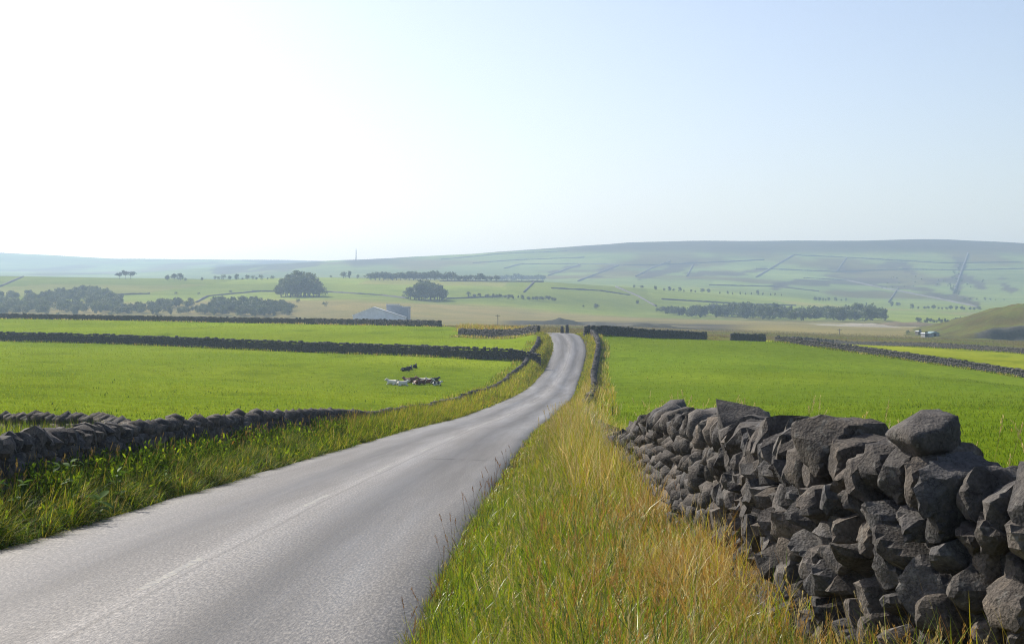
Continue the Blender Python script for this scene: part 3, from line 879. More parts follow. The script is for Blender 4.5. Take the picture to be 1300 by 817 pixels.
# gateposts on the crest
def gatepost(px, py, Y, h, label):
    x, y, z = P(px, py, Y)
    z = float(ground(np.array([x]), np.array([y]))[0]) - 0.05
    n = []; d = []
    V = []
    for k, (hh, w) in enumerate([(0, .30), (h * .5, .28), (h * .85, .25), (h, .16)]):
        for (i, j) in ((-1, -1), (1, -1), (1, 1), (-1, 1)): V.append((i * w + random.gauss(0, .02), j * w * .7 + random.gauss(0, .02), hh + random.gauss(0, .03)))
    f = [[k * 4 + i, k * 4 + (i + 1) % 4, k * 4 + 4 + (i + 1) % 4, k * 4 + 4 + i] for k in range(3) for i in range(4)] + [[0, 3, 2, 1], [12, 13, 14, 15]]
    o = mesh_np('gatepost', np.array(V), np.array(f), M_STONE, None, cols=np.tile((.12, .115, .11), (16, 1)))
    o.location = (x, y, z)
    tag(o, label, 'gatepost', 'stone gateposts on the crest')
gatepost(713.5, 421, 256, 1.5, 'left one of two stone gateposts on the road crest')
gatepost(720, 421, 257, 1.75, 'taller right one of two stone gateposts on the crest')

# ------------------------------------------------------------------ grass
def blade_mesh(name, p, az, h, w, th0, bend, colr, segs, mat, label, tipcol=None, parent=None, leafy=False):
    n = len(p)
    u = np.linspace(0, 1, segs + 1)
    th = th0[:, None] + bend[:, None] * (u[None] + 0.5 / segs)
    dl = h[:, None] / segs
    dx = np.sin(th) * dl; dz = np.cos(th) * dl
    hx = np.concatenate([np.zeros((n, 1)), np.cumsum(dx[:, :-1], 1)], 1)
    hz = np.concatenate([np.zeros((n, 1)), np.cumsum(dz[:, :-1], 1)], 1)
    dirx, diry = np.cos(az), np.sin(az)
    ctr = np.stack([p[:, 0, None] + dirx[:, None] * hx, p[:, 1, None] + diry[:, None] * hx, p[:, 2, None] + hz], -1)
    tw = az + np.pi / 2 + rng.normal(0, 0.5, n)
    sv = np.stack([np.cos(tw), np.sin(tw), np.zeros(n)], -1)
    ww = (w[:, None] * 0.5) * np.clip((1 - u[None] ** 1.6) * (0.45 + 1.5 * u[None] if leafy else 1), 0.05, 1)
    L = ctr[:, :-1] - sv[:, None] * ww[:, :-1, None]; R = ctr[:, :-1] + sv[:, None] * ww[:, :-1, None]
    V = np.concatenate([np.stack([L, R], 2).reshape(n, segs * 2, 3), ctr[:, -1:]], 1)
    k = segs * 2 + 1
    b = (np.arange(n) * k)[:, None]
    fs = []
    if segs > 1:
        q = np.array([[2 * i, 2 * i + 1, 2 * i + 3, 2 * i + 2] for i in range(segs - 1)])
        fs.append((q[None] + b[:, :, None]).reshape(-1, 4))
    tr = np.array([[2 * segs - 2, 2 * segs - 1, 2 * segs]])
    fs.append((tr[None] + b[:, :, None]).reshape(-1, 3))
    if tipcol is None: tipcol = colr
    uu = np.r_[np.repeat(u[:-1], 2), 1.0]
    C = colr[:, None] * (1 - uu[None, :, None]) + tipcol[:, None] * uu[None, :, None]
    o = mesh_np(name, V.reshape(-1, 3), fs, mat, parent, cols=C.reshape(-1, 3))
    tag(o, label, kind='stuff')
    return o

G_GREEN = np.array((0.185, 0.265, 0.014)); G_YEL = np.array((0.31, 0.31, 0.025)); G_STRAW = np.array((0.42, 0.29, 0.10)); G_ORANGE = np.array((0.34, 0.165, 0.04)); G_PALE = np.array((0.52, 0.43, 0.26)); G_DARK = np.array((0.060, 0.105, 0.014))
def pick(n, wts):
    """per-blade colour: wts (n,6) weights of the six tones"""
    pal = np.stack([G_GREEN, G_YEL, G_STRAW, G_ORANGE, G_PALE, G_DARK])
    w = np.cumsum(wts / wts.sum(1, keepdims=True), 1)
    k = (rng.random(n)[:, None] > w).sum(1).clip(0, 5)
    return pal[k] * rng.uniform(0.72, 1.28, (n, 1)) * (1 + rng.normal(0, 0.05, (n, 3))), k

def verge(side_, y0, y1, dens, d_in, d_out_fn, hmul, wmul, segs, name, label, wfn, clump=0.35):
    mt = M_DULL if y0 >= 40 else (M_LUSH if side_ < 0 else M_GRASS)
    area_w = 6.0
    n = int((y1 - y0) * area_w * dens)
    Y = rng.uniform(y0, y1, n); dmax = np.abs(d_out_fn(Y))
    uu = rng.random(n)
    d = d_in + uu * (dmax - d_in)
    keep = rng.random(n) < (dmax - d_in) / area_w
    Y, d, uu = Y[keep], d[keep], uu[keep]; n = len(Y)
    x, y = off(Y, side_ * d)
    cl = n2(x, y, clump, clump, 91., 2)
    keep = rng.random(n) < np.clip(0.62 + 2.2 * cl, 0.04, 1)
    x, y, uu, Y, cl = x[keep], y[keep], uu[keep], Y[keep], cl[keep]; n = len(x)
    z = ground(x, y) - 0.02
    big = n2(x, y, 1.6, 2.4, 92., 3)
    wts, hh = wfn(uu, Y, big, n)
    c, k = pick(n, wts)
    h = hh * hmul * rng.uniform(0.55, 1.15, n) * (1 + 0.25 * big) * np.clip(0.9 + cl * .6, .5, 1.4)
    flop = rng.random(n) < 0.38
    bend = np.where(flop, rng.uniform(1.2, 2.4, n), rng.gamma(2.2, 0.48, n))
    w = np.where((k == 0) | (k == 5) | (k == 1), rng.uniform(0.004, 0.011, n), rng.uniform(0.003, 0.0065, n)) * wmul
    az = rng.uniform(0, 2 * np.pi, n)
    # lodged locally in a common direction
    az = np.where(rng.random(n) < 0.5, 9 * n2(x, y, .6, .6, 95., 2) + rng.normal(0, .8, n), az)
    tip = c * np.where((k == 0) | (k == 5), 1.0, 1.05)[:, None]
    tip = np.where(((k <= 1) & (rng.random(n) < .3))[:, None], G_STRAW * 0.8, tip)
    return blade_mesh(name, np.stack([x, y, z], -1), az, h, w, np.abs(rng.normal(0, 0.40, n)), bend, c, segs, mt, label, tip)

def w_right(uu, Y, big, n):
    near = 1 - sstep(9, 26, Y)
    dry = np.clip(-0.80 + 1.55 * uu + 1.1 * big + 0.12 * near, 0, 1)
    edge_ = 1 - sstep(0.0, 0.25, uu)
    dry = dry * (1 - 0.6 * edge_)
    farr = sstep(22, 60, Y)
    wts = np.stack([1.35 * (1 - dry) + .06, 0.85 * (1 - dry) + 0.22 + 0.5 * farr, 0.72 * dry + .06, 0.17 * dry * near + .05 * dry, 0.30 * dry + .05 + 0.18 * farr * dry, 0.28 * (1 - dry)], 1)
    h = 0.20 + 0.17 * sstep(0.0, 0.5, uu) + 0.08 * dry + 0.20 * sstep(.72, 1.0, uu)
    tall = np.interp(Y, [0, 12, 20, 28, 60, 130, 300], [0.95, 1.0, 1.25, 1.75, 1.8, 1.4, 1.3])
    low = np.interp(Y, [0, 12, 20, 300], [0.95, 1.0, 0.85, 0.8])
    h = h * (low + (tall - low) * sstep(0.30, 0.75, uu))
    return wts, h
def w_left(uu, Y, big, n):
    farr = sstep(35, 90, Y)
    wts = np.stack([1.0 + 0 * uu, 0.45 + 0.7 * farr + .3 * big.clip(0), 0.07 + 0.10 * uu * (big > 0), 0.02 + 0 * uu, 0.04 + .05 * uu, 1.5 - 1.2 * farr], 1)
    h = (0.50 + 0.30 * np.sin(uu * 2.6)) * np.interp(Y, [0, 40, 70, 180, 230], [1, 1, 1.2, 1.2, .9])
    return np.clip(wts, 0.01, None), h

RO = lambda Y: rw_off(Y) - 0.18
LO = lambda Y: np.abs(lw_off(Y)) - 0.22
verge(1, 4.7, 12.5, 3600, HALF - 0.12, RO, 1.0, 1.0, 4, 'tall_grass', 'golden and green tall grass nearest on the right verge', w_right)
verge(1, 12.5, 26, 1700, HALF - 0.12, RO, 1.0, 1.5, 3, 'tall_grass', 'tall seeding grass along the right verge in front of the wall', w_right)
verge(1, 26, 70, 620, HALF - 0.12, RO, 1.05, 2.6, 2, 'tall_grass', 'yellow-green grass on the right verge where it narrows', w_right)
verge(1, 70, 255, 130, HALF - 0.15, RO, 1.0, 7.0, 2, 'tall_grass', 'thin far strip of grass on the right of the rising road', w_right)
verge(-1, 11, 40, 2300, HALF - 0.10, LO, 0.95, 1.9, 3, 'tall_grass', 'dark lush grass on the near left verge below the wall', w_left)
verge(-1, 40, 95, 900, HALF - 0.15, LO, 0.95, 3.4, 2, 'tall_grass', 'sunlit grass bank on the left of the road at mid distance', w_left)
verge(-1, 95, 250, 260, HALF - 0.15, LO, 1.0, 7.0, 2, 'tall_grass', 'far grass bank on the left below the bend', w_left)

def scatter(name, label, x, y, hmean, w, segs, wrow, dark=1.0, spread=0.35, mat=None, base=None, hj=0.4, zoff=0.0, tilt=0.25):
    n = len(x); z = ground(x, y) - 0.01 + zoff
    if base is None: c, k = pick(n, np.tile(np.array(wrow, float), (n, 1)))
    else: c = base * rng.uniform(0.75, 1.3, (n, 1)) * (1 + rng.normal(0, .05, (n, 3)))
    h = hmean * rng.uniform(1 - hj, 1 + hj, n)
    return blade_mesh(name, np.stack([x, y, z], -1), rng.uniform(0, 6.28, n), h, w * rng.uniform(.7, 1.3, n), np.abs(rng.normal(0, tilt, n)), rng.gamma(2., spread, n), c * dark, segs, mat or M_DULL, label, leafy=np.ndim(zoff) > 0)
# long grass in the corner between the two left walls
n = 80000; x = rng.uniform(-24, -7.5, n); y = rng.uniform(17, 41, n)
u_ = (y - 30) / 10.5
ok = (y < np.interp(x, [-19, -13, -9.5, -7.2], [39.6, 35.6, 32.6, 29.2]) ) & (x < road_x(y) + lw_off(y) - 0.45)
scatter('tall_grass', 'long dark green grass in the corner behind the left wall', x[ok], y[ok], 0.80, 0.022, 2, (0.9, .25, .12, .03, .06, .8), spread=.3)
n = 26000; Yv = 14 * (95 / 14) ** rng.random(n); dv = HALF + .1 + rng.random(n) * (np.abs(lw_off(Yv)) - HALF - .1)
x, y = off(Yv, -dv); ok = n2(x, y, 1.1, 1.1, 97., 3) > rng.normal(-.05, .2, n)
scatter('weed_leaves', 'broad dark leaves of dock and nettle through the left verge', x[ok], y[ok], .42, np.interp(Yv[ok], [14, 95], [.04, .10]), 3, (.9, .25, .02, .01, .01, 1.6), spread=.6)
n = 13000; Yv = 13 * (48 / 13) ** rng.random(n); lo_ = np.abs(lw_off(Yv)); dv = HALF + (.35 + .62 * rng.random(n)) * (lo_ - HALF)
x, y = off(Yv, -dv); ok = n2(x, y, 1.6, 1.6, 107., 3) > rng.normal(-.02, .16, n)
scatter('nettles', 'tall dark nettles crowding the foot of the left wall', x[ok][::3], y[ok][::3], .70, .016, 3, (.6, .15, .10, .03, .02, 1.8), spread=.25)
kx, ky = x[ok][::3], y[ok][::3]; m_ = 10
lx, ly = np.repeat(kx, m_) + rng.normal(0, .05, len(kx) * m_), np.repeat(ky, m_) + rng.normal(0, .05, len(kx) * m_)
hz_ = np.repeat(rng.uniform(.45, 1.0, len(kx)), m_) * rng.uniform(.15, .82, len(kx) * m_)
scatter('nettle_leaves', 'layered leaves of the weeds at the foot of the left wall', lx, ly, .10, .055, 3, (.6, .05, .005, .005, .0, 1.9), spread=.35, zoff=hz_, tilt=1.1)
n = 2600; Yv = 45 * (235 / 45) ** rng.random(n); pxv = rng.uniform(-60, 690, n); x = (pxv - CX) / F * Yv
ok = (x < road_x(Yv) + lw_off(Yv) - 2) & (Yv < 200) & ((x < -20) | (Yv > 42)) & (n2(x, Yv, 5, 5, 98., 3) > .02)
scatter('tussocks', 'darker grass tussocks dotted over the left-hand pasture', x[ok], Yv[ok], .17, .10, 1, (.7, .1, .0, .0, .0, 1.5), spread=.3)
n = 3000; Yv = 14 * (260 / 14) ** rng.random(n); pxv = rng.uniform(700, 1340, n); x = (pxv - CX) / F * Yv
ok = (x > road_x(Yv) + rw_off(Yv) + 2) & (Yv < np.interp(pxv, [740, 900, 985, 1150, 1300], [230, 270, 255, 222, 195])) & (n2(x, Yv, 4, 4, 99., 3) > .02)
scatter('tussocks', 'darker grass tussocks dotted over the right-hand pasture', x[ok], Yv[ok], .15, .07, 1, (.8, .3, .05, .0, .0, 1.2), spread=.3)
def weed_patch(xc, yc, per, rad, hmax, ll, lw, label, wrow):
    lx = np.repeat(xc, per) + rng.normal(0, rad, len(xc) * per); ly = np.repeat(yc, per) + rng.normal(0, rad, len(xc) * per)
    hz_ = np.repeat(rng.uniform(.4, 1.0, len(xc)), per) * rng.uniform(.1, 1, len(xc) * per) * hmax
    scatter('weed_leaves', label, lx, ly, ll, lw, 3, wrow, spread=.4, zoff=hz_, tilt=1.0)
Yc = 14 * (60 / 14) ** rng.random(700); xc, yc = off(Yc, -(HALF + .1 + .8 * rng.random(700)))
weed_patch(xc, yc, 16, .10, .42, .13, .07, 'bushy broad-leaved weeds near the left road edge', (1.0, .3, .01, .01, 0, .9))
Yc = 6.5 * (22 / 6.5) ** rng.random(70); xc, yc = off(Yc, HALF + .3 + 2.0 * rng.random(70))
weed_patch(xc, yc, 12, .07, .22, .10, .05, 'small broad-leaved weeds among the right verge grass', (1.2, .3, .01, .02, 0, .5))
# tufts at the foot of the field side of walls and along other walls
def along(wl, n, d0, d1, name, label, h, w, wrow, s0=0.0, s1=1.0, side_=0):
    s = rng.uniform(s0 * wl.len, s1 * wl.len, n)
    s = s[n2(s, s * 0, 2.5, 2.5, 7., 2) > rng.normal(-.05, .25, n)]
    n = len(s)
    t, nn, sl = wl.frame(s); b = wl.pos(s)
    sg = np.where(rng.random(n) < .5, -1, 1) if side_ == 0 else np.full(n, side_)
    dd = rng.uniform(d0, d1, n) * sg
    q = b + nn * dd[:, None]
    scatter(name, label, q[:, 0], q[:, 1], h, w, 2, wrow)
along(W4, 9000, .4, 1.3, 'rough_grass', 'rough grass tufts at the foot of the dividing wall', .38, .07, (.9, .5, .15, .03, .12, .5), side_=1)
along(W5, 9000, .4, 2.5, 'rough_grass', 'pale rough grass along the far rim wall', .45, .10, (.4, .6, .4, .1, .5, .3))
along(W6, 5000, .5, 2.6, 'rough_grass', 'pale rough grass below the short dark wall', .5, .09, (.5, .6, .3, .05, .5, .3))
along(W9, 9000, .4, 1.8, 'rough_grass', 'grey-green tussocks in front of the slanting right wall', .36, .08, (.6, .4, .15, .03, .15, .9))
along(W10, 7000, .4, 2.2, 'rough_grass', 'rough grass along the wall at the top of the lime field', .36, .10, (.5, .3, .1, .03, .08, .9))
along(W7, 2500, .4, .9, 'rough_grass', 'thin grass at the foot of the dark crest wall', .25, .08, (.9, .5, .1, .0, .1, .5), side_=1)
along(WR, 9000, .45, 1.3, 'rough_grass', 'long field grass leaning against the back of the right wall', .55, .012, (.7, .7, .35, .1, .3, .3), 0.0, .12, side_=1)
along(WR, 7000, .45, 1.8, 'rough_grass', 'tall pale grass behind the right wall near the bend', .6, .05, (.5, .8, .3, .05, .4, .3), .28, 1.0, side_=1)
along(WL, 9000, .45, 2.0, 'rough_grass', 'rough field-edge grass behind the left road wall', .45, .04, (.8, .5, .25, .05, .15, .5), .22, 1.0, side_=-1)
# dry mound by the bend and the moor beyond the walls
n = 9000; x0 = P(585, 0, 292); x1 = P(676, 0, 262)
a = rng.random(n); x = x0[0] + (x1[0] - x0[0]) * a + rng.normal(0, .6, n); y = x0[1] + (x1[1] - x0[1]) * a + 2.0 + rng.gamma(2., 1.2, n)
scatter('dry_grass', 'tall golden dry grass mound behind the short wall at the bend', x, y, 1.45, .10, 2, (.25, .8, .8, .35, .4, .15), hj=.5)
n = 26000; pxs = rng.uniform(600, 1340, n); Yq = rng.uniform(0, 1, n)
lo = np.interp(pxs, [600, 690, 740, 900, 985, 1060, 1300, 1340], [300, 275, 262, 300, 430, 428, 312, 300]); Ys = lo + (640 - lo) * Yq ** 1.3
scatter('moor_grass', 'tussocky brown moor grass beyond the right-hand field walls', (pxs - CX) / F * Ys, Ys, .34, .16, 1, (.3, .25, .10, .08, .04, 1.0), base=C_MOOR * 1.25)
# short turf in the pastures
def turf(n, px0, px1, Y0, Y1, base, label, okfn):
    Ys = Y0 * (Y1 / Y0) ** rng.random(n); pxs = rng.uniform(px0, px1, n); x = (pxs - CX) / F * Ys
    o = okfn(x, Ys); x, Ys = x[o], Ys[o]
    tuf = n2(x, Ys, 1.2, 1.2, 33., 3); kk = rng.random(len(x)) < np.clip(.55 + 1.2 * tuf, .1, 1); x, Ys, tuf = x[kk], Ys[kk], tuf[kk]
    n = len(x); z = ground(x, Ys) - .005
    c = base * rng.uniform(.75, 1.25, (n, 1)) * (1 + rng.normal(0, .06, (n, 3)))
    h = (.075 + .09 * np.clip(tuf, 0, 1)) * rng.uniform(.6, 1.4, n) * (1 + Ys / 260)
    blade_mesh('pasture_grass', np.stack([x, Ys, z], -1), rng.uniform(0, 6.28, n), h, .018 + Ys * .00032, np.abs(rng.normal(0, .4, n)), rng.gamma(2, .3, n), c, 1, M_TURF, label)
turf(135000, -160, 690, 42, 215, C_FIELDL * 1.05, 'short bright grass of the left-hand pasture', lambda x, y: (x < road_x(y) + lw_off(y) - .8) & ~((y < np.interp(x, [-19, -13, -9.5, -7.2], [40.5, 37, 34, 30.5])) & (x > -20)))
turf(46000, -160, 680, 215, 400, C_FIELDL * 1.05, 'short bright grass of the upper left pasture', lambda x, y: (x < road_x(y) + lw_off(y) - 3) & (y < np.interp(CX + F * x / y, [0, 200, 400, 560, 590, 690], [395, 375, 345, 318, 250, 225])))
turf(110000, 690, 1360, 14, 300, C_FIELDR * 1.05, 'short green grass of the right-hand pasture', lambda x, y: (x > road_x(y) + rw_off(y) + .8) & (y < np.interp(CX + F * x / y, [740, 900, 985, 1150, 1300], [238, 290, 325, 222, 170])))

# taller pale grass where the right-hand wall sinks out of sight
n = 20000; Yv = 17 * (150 / 17) ** rng.random(n); dv = rw_off(Yv) + rng.uniform(-1.1, .35, n)
x, y = off(Yv, dv); ok = n2(x, y, 1.2, 1.2, 101., 3) > rng.normal(-.05, .2, n); x, y, Yv = x[ok], y[ok], Yv[ok]
scatter('dry_grass', 'tall pale seeding grass over the sunken stretch of the right wall', x, y, .72, np.interp(Yv, [17, 150], [.007, .045]), 2, (.35, .6, .5, .08, .8, .15), spread=.3)
# broad fresh tufts and flattened dead straw through the near right verge
def tufts(nc, per, y0, y1, f0, f1, rad, name, label, h, w, wrow, spread):
    Yc = y0 * (y1 / y0) ** rng.random(nc); o_ = rw_off(Yc); u = f0 + (f1 - f0) * rng.random(nc)
    dc = HALF + .1 + u * (np.minimum(o_, 6.2) - HALF - .35)
    Yv = np.repeat(Yc, per) + rng.normal(0, rad, nc * per); dv = np.repeat(dc, per) + rng.normal(0, rad, nc * per)
    x, y = off(Yv, dv)
    scatter(name, label, x, y, h * np.repeat(rng.uniform(.6, 1.3, nc), per), w, 4, wrow, spread=spread, mat=M_GRASS)
tufts(460, 34, 5.5, 24, 0, .62, .07, 'grass_tufts', 'fresh broad-bladed green tufts in the right verge', .30, .011, (1.2, .5, 0, 0, 0, .5), .55)
tufts(170, 26, 6, 22, .15, 1, .10, 'grass_tufts', 'flattened pale dead straw lying in the right verge', .34, .006, (0, .1, .6, .15, 1.0, 0), 1.1)
tufts(120, 30, 6, 20, .35, 1, .09, 'grass_tufts', 'dark green sedgy tufts between the dry stems', .36, .009, (.5, .1, 0, 0, 0, 1.2), .5)
# seed stalks standing out of the right verge and over the wall
def stalks(pts, hs, name, label, heads=True, tone=G_PALE):
    n = len(pts); pts = np.array(pts, float); hs = np.array(hs, float)
    V, Fq, C = [], [], []
    nv = 0
    for (p, h) in zip(pts, hs):
        az = rng.uniform(0, 6.28); b = rng.uniform(.05, .5); segs = 5
        dirv = np.array((math.cos(az), math.sin(az), 0)); sdv = np.array((-dirv[1], dirv[0], 0))
        q = p.copy(); th = rng.uniform(0, .15); ring = []
        w = max(0.0018, 0.0007 * p[1] ** .8 * .35)
        c = tone * rng.uniform(.7, 1.15)
        for k in range(segs + 1):
            ring.append(q.copy()); th += b / segs; q = q + (dirv * math.sin(th) + np.array((0, 0, 1.)) * math.cos(th)) * h / segs
        base = nv
        for k, r_ in enumerate(ring):
            for e in (sdv, -sdv * .5 + dirv * .87, -sdv * .5 - dirv * .87): V.append(r_ + e * w * (1 - .5 * k / segs)); C.append(c)
        for k in range(segs):
            for e in range(3): Fq.append((base + 3 * k + e, base + 3 * k + (e + 1) % 3, base + 3 * k + 3 + (e + 1) % 3, base + 3 * k + 3 + e))
        nv += 3 * (segs + 1)
        if heads:
            up = ring[-1] - ring[-2]; up = up / np.linalg.norm(up)
            hl = rng.uniform(.07, .15)
            for k in range(16):
                o = ring[-1] - up * hl * (k / 16.0)
                a2 = rng.uniform(0, 6.28); sp = rng.uniform(.004, .014) * (1.2 if k > 5 else .8)
                rad = np.array((math.cos(a2), math.sin(a2), .9)); rad /= np.linalg.norm(rad)
                sp_l = rng.uniform(.012, .022)
                pw = np.cross(rad, up); pw /= np.linalg.norm(pw) + 1e-9
                V += [o + rad * sp * .2, o + rad * sp + pw * w * 1.3 + up * sp_l * .5, o + rad * sp * 1.2 + up * sp_l, o + rad * sp - pw * w * 1.3 + up * sp_l * .5]
                C += [c * rng.uniform(.8, 1.2)] * 4
                Fq.append((nv, nv + 1, nv + 2, nv + 3)); nv += 4
    o = mesh_np(name, np.array(V), np.array(Fq), M_GRASS, None, cols=np.array(C))
    tag(o, label, kind='stuff')
def vpts(side_, y0, y1, n, d0f, d1f):
    Y = y0 * (y1 / y0) ** rng.random(n); d = d0f(Y) + rng.random(n) * (d1f(Y) - d0f(Y))
    x, y = off(Y, side_ * d); return np.stack([x, y, ground(x, y)], -1), Y
pts, Yv = vpts(1, 5.2, 70, 480, lambda Y: HALF + .5 + 0 * Y, RO)
stalks(pts, rng.uniform(.38, .68, len(pts)) * np.interp(Yv, [5, 18, 30, 70], [.9, 1, 1.5, 1.6]), 'grass_stalks', 'pale seed heads standing above the right verge grass')
pts, Yv = vpts(1, 5.2, 16, 1000, lambda Y: HALF + .9 + 0 * Y, RO)
stalks(pts, rng.uniform(.22, .46, len(pts)), 'grass_stalks', 'rusty seed heads deep in the dry grass by the right wall', tone=G_STRAW * .6 + G_ORANGE * .45)
pts, Yv = vpts(1, 7.5, 40, 60, lambda Y: HALF - .1 + 0 * Y, lambda Y: HALF + .25 + 0 * Y)
stalks(pts, rng.uniform(.3, .6, len(pts)), 'grass_stalks', 'thin brown seed stalks leaning over the right road edge', tone=G_ORANGE * .6)
s_ = rng.uniform(2, 26, 130); t_, n_, _ = WR.frame(s_); b_ = WR.pos(s_) + n_ * rng.uniform(.5, 1.2, 130)[:, None]
b_[:, 2] = ground(b_[:, 0], b_[:, 1])
stalks(b_, rng.uniform(1.0, 1.45, 130), 'grass_stalks', 'tall pale stalks rising behind the right-hand wall')
pts, Yv = vpts(-1, 16, 60, 420, lambda Y: HALF + .7 + 0 * Y, LO)
stalks(pts, rng.uniform(.55, .95, len(pts)), 'grass_stalks', 'dry seed stalks in front of the left-hand wall', tone=G_STRAW * .8)

# leafy weeds on the left verge
M_WEED = mat_leafy('weed_leaf', .4, .02, .55, base=(.075, .14, .022), vary=.2)
def weed(px, py, Y, h, nl, ls, label):
    x, y, z = P(px, py, Y); z = float(ground(np.array([x]), np.array([y]))[0])
    e = empty('weed_plant', (x, y, z)); tag(e, label, 'plant', 'leafy weeds on the left verge')
    nst = 4
    V = []; Fq = []; tops = []
    for s__ in range(nst):
        az = random.uniform(0, 6.28); ln = random.uniform(.05, .25)
        for k in range(5):
            c = Vector((math.cos(az) * ln * h * (k / 4) ** 1.5, math.sin(az) * ln * h * (k / 4) ** 1.5, h * k / 4 * random.uniform(.93, 1.05)))
            for a in range(4): V.append((c.x + .006 * math.cos(a * 1.57), c.y + .006 * math.sin(a * 1.57), c.z))
            tops.append((c, k))
            if k:
                b = (s__ * 5 + k - 1) * 4
                for a in range(4): Fq.append((b + a, b + (a + 1) % 4, b + 4 + (a + 1) % 4, b + 4 + a))
    mesh_np('stem', np.array(V), np.array(Fq), M_WEED, e)
    proto = None
    prof = [(0, .02), (.25, .32), (.55, .42), (.82, .24), (1.0, 0.0)]
    V = []; Fq = []
    for (t__, wd) in prof:
        zz = -.25 * t__ ** 2 + .1 * t__
        V += [(t__, -wd * .55, zz + wd * .12), (t__, 0, zz), (t__, wd * .55, zz + wd * .12)]
    for k in range(len(prof) - 1):
        for a in range(2): Fq.append((k * 3 + a, k * 3 + a + 1, k * 3 + a + 4, k * 3 + a + 3))
    for i in range(nl):
        c, k = random.choice([q for q in tops if q[1] > 0])
        if proto is None:
            proto = mesh_np('leaf', np.array(V), np.array(Fq), M_WEED, e, smooth=True); o = proto
        else:
            o = proto.copy(); COL.objects.link(o); o.parent = e
        o.location = c; o.rotation_euler = (random.uniform(-.4, .4), random.uniform(-.6, .3), random.uniform(0, 6.28))
        sc_ = ls * random.uniform(.6, 1.2); o.scale = (sc_, sc_, sc_)
for a in [(28, 600, 18.6, .75, 26, .16, 'leafy green weed at the far left foot of the wall'),
          (92, 610, 20.2, .95, 34, .14, 'tallest leafy weed clump left of the broad pale leaves'),
          (126, 632, 20.5, .40, 14, .26, 'low plant with broad bright pale leaves on the left verge'),
          (150, 600, 22.0, .70, 24, .15, 'leafy weed just right of the broad pale leaves'),
          (208, 590, 25.0, .55, 20, .15, 'small leafy weed standing mid-way along the near left wall')]:
    weed(*a)

# ------------------------------------------------------------------ cattle lying in the left field
def skin_cow():
    vs = [((-.62, 0, .40), (.30, .30)), ((-.25, 0, .42), (.37, .36)), ((.15, 0, .42), (.36, .36)), ((.48, 0, .45), (.28, .30)), ((.72, .02, .66), (.17, .19)),
          ((.86, .04, .86), (.14, .15)), ((1.02, .06, .78), (.115, .12)), ((1.18, .07, .66), (.085, .085)),
          ((-.55, .32, .22), (.17, .17)), ((-.20, .46, .13), (.10, .10)), ((-.48, .52, .07), (.055, .055)), ((-.16, .58, .06), (.05, .05)),
          ((-.60, -.30, .20), (.17, .17)), ((-.25, -.42, .12), (.10, .10)), ((-.50, -.46, .07), (.055, .055)),
          ((.50, .25, .22), (.11, .11)), ((.82, .27, .10), (.07, .07)), ((.55, .30, .06), (.05, .05)),
          ((.50, -.24, .22), (.11, .11)), ((.85, -.25, .10), (.07, .07)), ((.60, -.28, .06), (.05, .05)),
          ((-.86, 0, .36), (.06, .06)), ((-.92, .04, .12), (.03, .03)), ((.84, .20, .93), (.03, .05)), ((.84, -.13, .93), (.03, .05))]
    es = [(0, 1), (1, 2), (2, 3), (3, 4), (4, 5), (5, 6), (6, 7), (0, 8), (8, 9), (9, 10), (10, 11), (0, 12), (12, 13), (13, 14), (3, 15), (15, 16), (16, 17), (3, 18), (18, 19), (19, 20), (0, 21), (21, 22), (5, 23), (5, 24)]
    me = bpy.data.meshes.new('body'); me.from_pydata([v[0] for v in vs], es, [])
    o = bpy.data.objects.new('body', me); COL.objects.link(o)
    mod = o.modifiers.new('skin', 'SKIN')
    for d, v in zip(me.skin_vertices[0].data, vs): d.radius = v[1]
    me.skin_vertices[0].data[1].use_root = True
    sb = o.modifiers.new('sub', 'SUBSURF'); sb.levels = 2
    dg = bpy.context.evaluated_depsgraph_get(); dg.update()
    m2 = bpy.data.meshes.new_from_object(o.evaluated_get(dg))
    bpy.data.objects.remove(o)
    m2.polygons.foreach_set('use_smooth', np.ones(len(m2.polygons), bool))
    m2.name = 'body'
    return m2
def mat_cow(name, a, b, cover, sc=1.6):
    m, nt, out = new_mat(name)
    tc = N(nt, 'ShaderNodeTexCoord'); oi = N(nt, 'ShaderNodeObjectInfo')
    ad = N(nt, 'ShaderNodeVectorMath', operation='ADD'); nt.links.new(tc.outputs['Object'], ad.inputs[0])
    sc_ = N(nt, 'ShaderNodeMath', operation='MULTIPLY'); nt.links.new(oi.outputs['Random'], sc_.inputs[0]); sc_.inputs[1].default_value = 40
    nt.links.new(sc_.outputs[0], ad.inputs[1])
    n = noise_node(nt, sc, 2, ad.outputs[0], .5)
    r = ramp(nt, n.outputs[0], [(cover - .02, a), (cover + .02, b)])
    principled(nt, out, r.outputs[0], .75, None, .3)
    return m
MC = {'white': mat_cow('white_coat', (.62, .59, .53), (.30, .27, .24), .66), 'brown': mat_cow('brown_coat', (.085, .035, .018), (.55, .5, .45), .62),
      'mixed': mat_cow('brown_white_coat', (.13, .05, .025), (.62, .58, .52), .50), 'dark': mat_cow('dark_coat', (.018, .017, .018), (.35, .35, .35), .68), 'pied': mat_cow('black_white_coat', (.02, .02, .022), (.62, .6, .56), .48)}
cow_me = skin_cow()
cow_me.materials.append(MC['white'])
earM = None
def cow(px, py, coat, rz, sc_, label):
    p = at(px, py, 60, 205)
    e = empty('cow', p, rz); tag(e, label, 'cow', 'cattle lying in the left pasture')
    b = bpy.data.objects.new('body', cow_me); link(b, e)
    b.material_slots[0].link = 'OBJECT'; b.material_slots[0].material = MC[coat]
    e.scale = (sc_,) * 3
